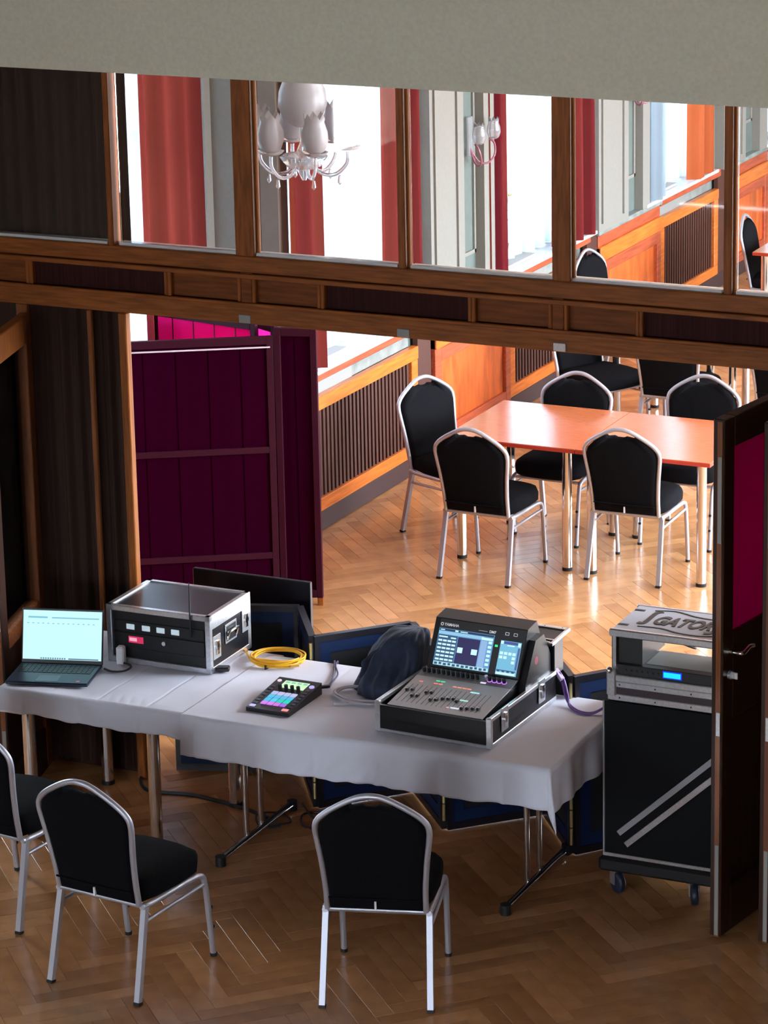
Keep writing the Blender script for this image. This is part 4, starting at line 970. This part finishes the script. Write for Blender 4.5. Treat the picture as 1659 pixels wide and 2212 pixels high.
part(tc2, 'lead', MB().tube(smooth_path([(-.13, .05, .005), (-.09, .09, .03), (-.04, .07, .02), (0, .03, .006), (.03, .0, .006), (.0, -.02, .02), (-.05, .0, .03), (-.02, .05, .03), (.03, .05, .01), (.12, .03, .005), (.2, .04, .005)], 6), .004, 6), BLKC)
# ================================================================== LOW FOLDING SCREEN
sn = thing('low_folding_screen', 'low zigzag folding screen with blue and black panels and brass hinges behind the tables', 'folding screen', (0, 0, 0))
SP = [(-6.75, 11.68), (-6.16, 11.88), (-5.905, 11.50), (-5.57, 11.86), (-5.245, 11.485), (-4.90, 11.83), (-4.605, 11.44), (-4.30, 11.80), (-4.06, 11.60)]
SH = .845
for k, (a, b) in enumerate(zip(SP[:-1], SP[1:])):
    a = Vector((*a, 0)); b = Vector((*b, 0)); L_ = (b-a).length; d = (b-a)/L_
    mb = MB(); mt = Matrix.Translation(a) @ Matrix.Rotation(math.atan2(d.y, d.x), 4, 'Z'); th = .016
    def bb(x0, z0_, x1, z1_, t_): 
        q = MB(); q.m = mt; q.box(x0, -t_, z0_, x1, t_, z1_); return q
    g = .006; fr = MB(); fr.m = mt
    fr.box(g, -th, .01, .03, th, SH); fr.box(L_-.03, -th, .01, L_-g, th, SH); fr.box(.03, -th, SH-.03, L_-.03, th, SH); fr.box(.03, -th, .01, L_-.03, th, .045)
    f_ = part(sn, 'panel_frame', fr, SCRBLK, fix=False)
    q = MB(); q.m = mt; t2 = th-.004; w_ = .055
    q.box(.03, -t2, .045, .03+w_, t2, SH-.03); q.box(L_-.03-w_, -t2, .045, L_-.03, t2, SH-.03); q.box(.03+w_, -t2, SH-.03-w_, L_-.03-w_, t2, SH-.03); q.box(.03+w_, -t2, .045, L_-.03-w_, t2, .045+w_)
    part(f_, 'blue_border', q, SCRBLUE, 'dark blue border', fix=False)
    q = MB(); q.m = mt; q.box(.03+w_, -.006, .045+w_, L_-.03-w_, .006, SH-.03-w_); part(f_, 'black_field', q, SCRFLD, fix=False)
for k, (x, y) in enumerate(SP[1:-1]):
    mb = MB(); s_ = 1 if k % 2 == 1 else 1
    yy = y-.018
    for j in range(9): mb.cyl((x, yy, .06+j*.085), .0075, .078, 8)
    part(sn, 'piano_hinge', mb, BRASS, 'brass hinge strip', fix=False)
# black box/top lid behind the screen at left
bk_ = thing('black_board', 'black board leaning behind the low folding screen, under the magenta screen', 'board', (-6.45, 11.98, 0))
part(bk_, 'board', MB().box(-.33, -.012, 0, .30, .012, .93, bev=.003), SCRBLK)
# ================================================================== MAGENTA SCREEN
mg = thing('magenta_folding_screen', 'tall magenta fabric folding screen standing in front of the nearest window', 'folding screen', (0, 0, 0))
MH = 1.59
def mpanel(a, b, ribs, rails, bottom=.045, lip=False, fm=None, MH=MH):
    a = Vector((*a, 0)); b = Vector((*b, 0)); L_ = (b-a).length; d = (b-a)/L_
    mt = Matrix.Translation(a) @ Matrix.Rotation(math.atan2(d.y, d.x), 4, 'Z')
    q = MB(); q.m = mt; q.box(.004, -.014, .045, .04, .014, MH, bev=.002); q.box(L_-.04, -.014, .045, L_-.004, .014, MH, bev=.002); q.box(.04, -.014, MH-.045, L_-.04, .014, MH, bev=.002); q.box(.04, -.014, .045, L_-.04, .014, .09, bev=.002)
    for z in rails: q.box(.04, -.014, z-.018, L_-.04, .014, z+.018, bev=.002)
    f_ = part(mg, 'screen_frame', q, MAGW)
    def fn(u, v):
        x = .02+(L_-.04)*u; return tuple(mt @ Vector((x, .006*math.sin(u*2*PI*ribs)*.3, .05+(MH-.06)*v)))
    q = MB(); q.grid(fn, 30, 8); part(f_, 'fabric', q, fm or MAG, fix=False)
    for i in range(1, ribs):
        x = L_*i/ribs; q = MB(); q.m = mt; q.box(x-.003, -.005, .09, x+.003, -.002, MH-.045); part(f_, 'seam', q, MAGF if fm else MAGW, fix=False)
    for x in (.02, L_-.02):
        q = MB(); q.m = mt; q.box(x-.016, -.012, 0, x+.016, .012, .046); part(f_, 'foot', q, WOODHV)
    if lip:
        q = MB(); q.m = mt; q.box(.02, -.03, MH-.062, L_-.02, -.014, MH-.055, bev=.002); part(f_, 'ledge', q, mat('ledge_lit_pink', (.75, .62, .72), .3), 'ledge along the top, coloured pale as if lit')  # lit top edge of the frame painted as a pale strip
R_ = (-7.44, 14.12)
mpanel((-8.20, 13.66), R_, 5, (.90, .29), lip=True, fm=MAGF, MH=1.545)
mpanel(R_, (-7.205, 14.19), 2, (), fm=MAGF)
mpanel((-8.30, 14.30), (-7.56, 14.16), 5, (), MH=1.60)
mpanel((-8.07, 14.50), (-7.45, 14.18), 4, ())
# ================================================================== CHANDELIER
def goblet(mb, c, r, h, flip=1, n=16, zig=True):
    vs = []; fs = []; pr = [(.30, 0), (.75, .10), (1.0, .35), (.95, .60), (.72, .85), (.80, 1.0)]
    for i, (a, z) in enumerate(pr):
        for k in range(n):
            zz = z
            if i == len(pr)-1 and zig: zz = 1.0+(.12 if k % 2 else -.05)
            vs.append((c[0]+a*r*math.cos(2*PI*k/n), c[1]+a*r*math.sin(2*PI*k/n), c[2]+flip*zz*h))
    for i in range(len(pr)-1):
        for k in range(n): fs.append((i*n+k, i*n+(k+1) % n, (i+1)*n+(k+1) % n, (i+1)*n+k))
    mb.add(vs, fs, True)
def fixture(name, label, cat, loc, s, arms, rz, group, chain=0):
    t = thing(name, label, cat, loc, rz, group)
    part(t, 'stem', MB().lathe([(.012, -.10), (.03, -.06), (.02, 0), (.035, .05), (.015, .10), (.02, .22), (.04, .26), (.012, .34), (.012, .4+chain)], (0, 0, 0), 14), CRYST)
    part(t, 'bowl', MB().lathe([(.02*s, -.05), (.07*s, -.03), (.10*s, .02), (.085*s, .03), (.02*s, -.02)], (0, 0, 0), 18), CRYST)
    for k in range(arms):
        a = 2*PI*k/arms; c, s_ = math.cos(a), math.sin(a)
        P_ = [(.02, 0), (.07, -.05), (.13, -.055), (.18, -.01), (.185, .04)]
        ar = part(t, 'arm', MB().tube(smooth_path([(p*s*c, p*s*s_, z*s) for p, z in P_], 6), .008*s, 8), CRYST)
        part(ar, 'drip_pan', MB().lathe([(.01, 0), (.045*s, .008), (.055*s, .022)], (.185*s*c, .185*s*s_, .045*s), 14), CRYST)
        q = MB(); goblet(q, (.185*s*c, .185*s*s_, .055*s), .055*s, .15*s); part(ar, 'glass_shade', q, FROST, 'frosted tulip shade', thick=.002)
        part(ar, 'pendant', MB().lathe([(.0001, -.04*s), (.010*s, -.028*s), (.006*s, 0), (.0001, .004)], (.15*s*c, .15*s*s_, -.06*s), 8, False), CRYST)
    q = MB(); goblet(q, (0, 0, .14*s), .10*s, .24*s); part(t, 'upper_shade', q, FROST, 'large frosted shade', thick=.002)
    return t
fixture('chandelier', 'crystal chandelier with frosted tulip shades hanging behind the second pane', 'chandelier', (-6.70, 13.1, 2.73), 1.22, 6, .2, None, 1.0)
def sconce(loc, lb):
    t = thing('wall_sconce', lb, 'sconce', loc, 0, 'scrolled glass wall sconces')
    part(t, 'back_plate', MB().box(-.01, -.04, -.10, .01, .04, .16, bev=.004), CRYST)
    BR = mat('sconce_red_glass', (.55, .20, .28), .1, trans=.5)
    for s_ in (-1, 1):
        P_ = [(0, 0, -.05), (.05, .03*s_, -.14), (.10, .07*s_, -.15), (.13, .11*s_, -.10), (.12, .13*s_, -.03), (.09, .12*s_, .0)]
        ar = part(t, 'arm', MB().tube(smooth_path(P_, 6), .007, 8), BR)
        q = MB(); goblet(q, (.12, .12*s_, .0), .045, .13); part(ar, 'glass_shade', q, CRYST, thick=.002)
    return t
sconce((XW+.0, 17.76, 2.02), 'glass wall sconce on the pier seen through the third pane')
sconce((XW+.0, 20.75, 1.98), 'glass wall sconce on the pier seen through the fourth pane, near the header')
# hall fixture: a white glass arm that enters at the very corner
hf = thing('hall_chandelier', 'white glass curve of a hall lamp at the top left corner', 'chandelier', (-6.60, 10.0, 4.02), 0)
part(hf, 'arm', MB().tube(smooth_path([(-.20, 0, -.18), (.05, 0, -.16), (.17, .0, -.10), (.27, 0, .0), (.32, 0, .2), (.30, 0, .6)], 6), .016, 12), mat('milk_glass', (.72, .68, .64), .25))
part(hf, 'stem', MB().tube([(.0, 0, -.17), (.0, 0, 3.15)], .012, 8), STEEL)
part(hf, 'dish', MB().lathe([(.02, -.20), (.12, -.17), (.17, -.10), (.16, -.09), (.02, -.16)], (.0, 0, .12), 20), MT['milk_glass'])
# ================================================================== VASE
vs_ = thing('flower_vase', 'glass vase with yellow-green flowers on the sill behind the third pane', 'vase', (XW-.0, 18.28, 1.012), 0)
part(vs_, 'vase', MB().lathe([(.0001, 0), (.045, 0), (.05, .02), (.02, .07), (.03, .12), (.045, .20), (.05, .22)], (0, 0, 0), 18), CRYST)
STM = mat('stem_green', (.10, .28, .06), .6); FLW = mat('petal_yellow', (.75, .60, .05), .6)
for i in range(9):
    a = i*2.4; r_ = .012+.004*i; h = .26+.035*i
    st = part(vs_, 'stem', MB().tube(smooth_path([(0, 0, .05), (r_*.5*math.cos(a), r_*.5*math.sin(a), h*.6), (r_*math.cos(a), r_*math.sin(a), h)], 4), .002, 5), STM)
    q = MB(); c = (r_*math.cos(a), r_*math.sin(a), h)
    for k in range(7):
        b = k*2*PI/7; q.add([c, (c[0]+.022*math.cos(b-.3), c[1]+.022*math.sin(b-.3), c[2]+.015), (c[0]+.036*math.cos(b), c[1]+.036*math.sin(b), c[2]+.02), (c[0]+.022*math.cos(b+.3), c[1]+.022*math.sin(b+.3), c[2]+.015)], [(0, 1, 2, 3)])
    part(st, 'bloom', q, FLW if i % 3 else STM, fix=False)
# ================================================================== CABLES ON THE HALL FLOOR
def fcable(lb, pts, r=.006, m=BLKC):
    mb = MB(); mb.tube(smooth_path(pts, 8), r, 6); o = bpy.data.objects.new('floor_cable', mb.mesh('floor_cable', m)); link(o); tag(o, lb, 'cable')
fcable('thick black cable running along the floor behind the left table legs', [(-7.05, 11.75, .01), (-6.9, 11.6, .009), (-6.75, 11.40, .009), (-6.5, 11.42, .009), (-6.2, 11.36, .009), (-6.05, 11.30, .009)], .009)
fcable('thin black cable looping around the left T-leg of the folding table', [(-6.09, 11.34, .008), (-6.02, 11.22, .02), (-5.94, 11.30, .008), (-6.03, 11.38, .008), (-6.10, 11.28, .03), (-6.04, 11.20, .008), (-5.96, 11.24, .008)], .005)
fcable('thin black cable curling on the floor right of the left T-leg', [(-5.99, 11.52, .006), (-5.88, 11.40, .006), (-5.80, 11.34, .006), (-5.74, 11.42, .006), (-5.82, 11.47, .006), (-5.93, 11.42, .006), (-5.88, 11.30, .006), (-5.78, 11.27, .006)], .005)
print('objects', len(bpy.data.objects))
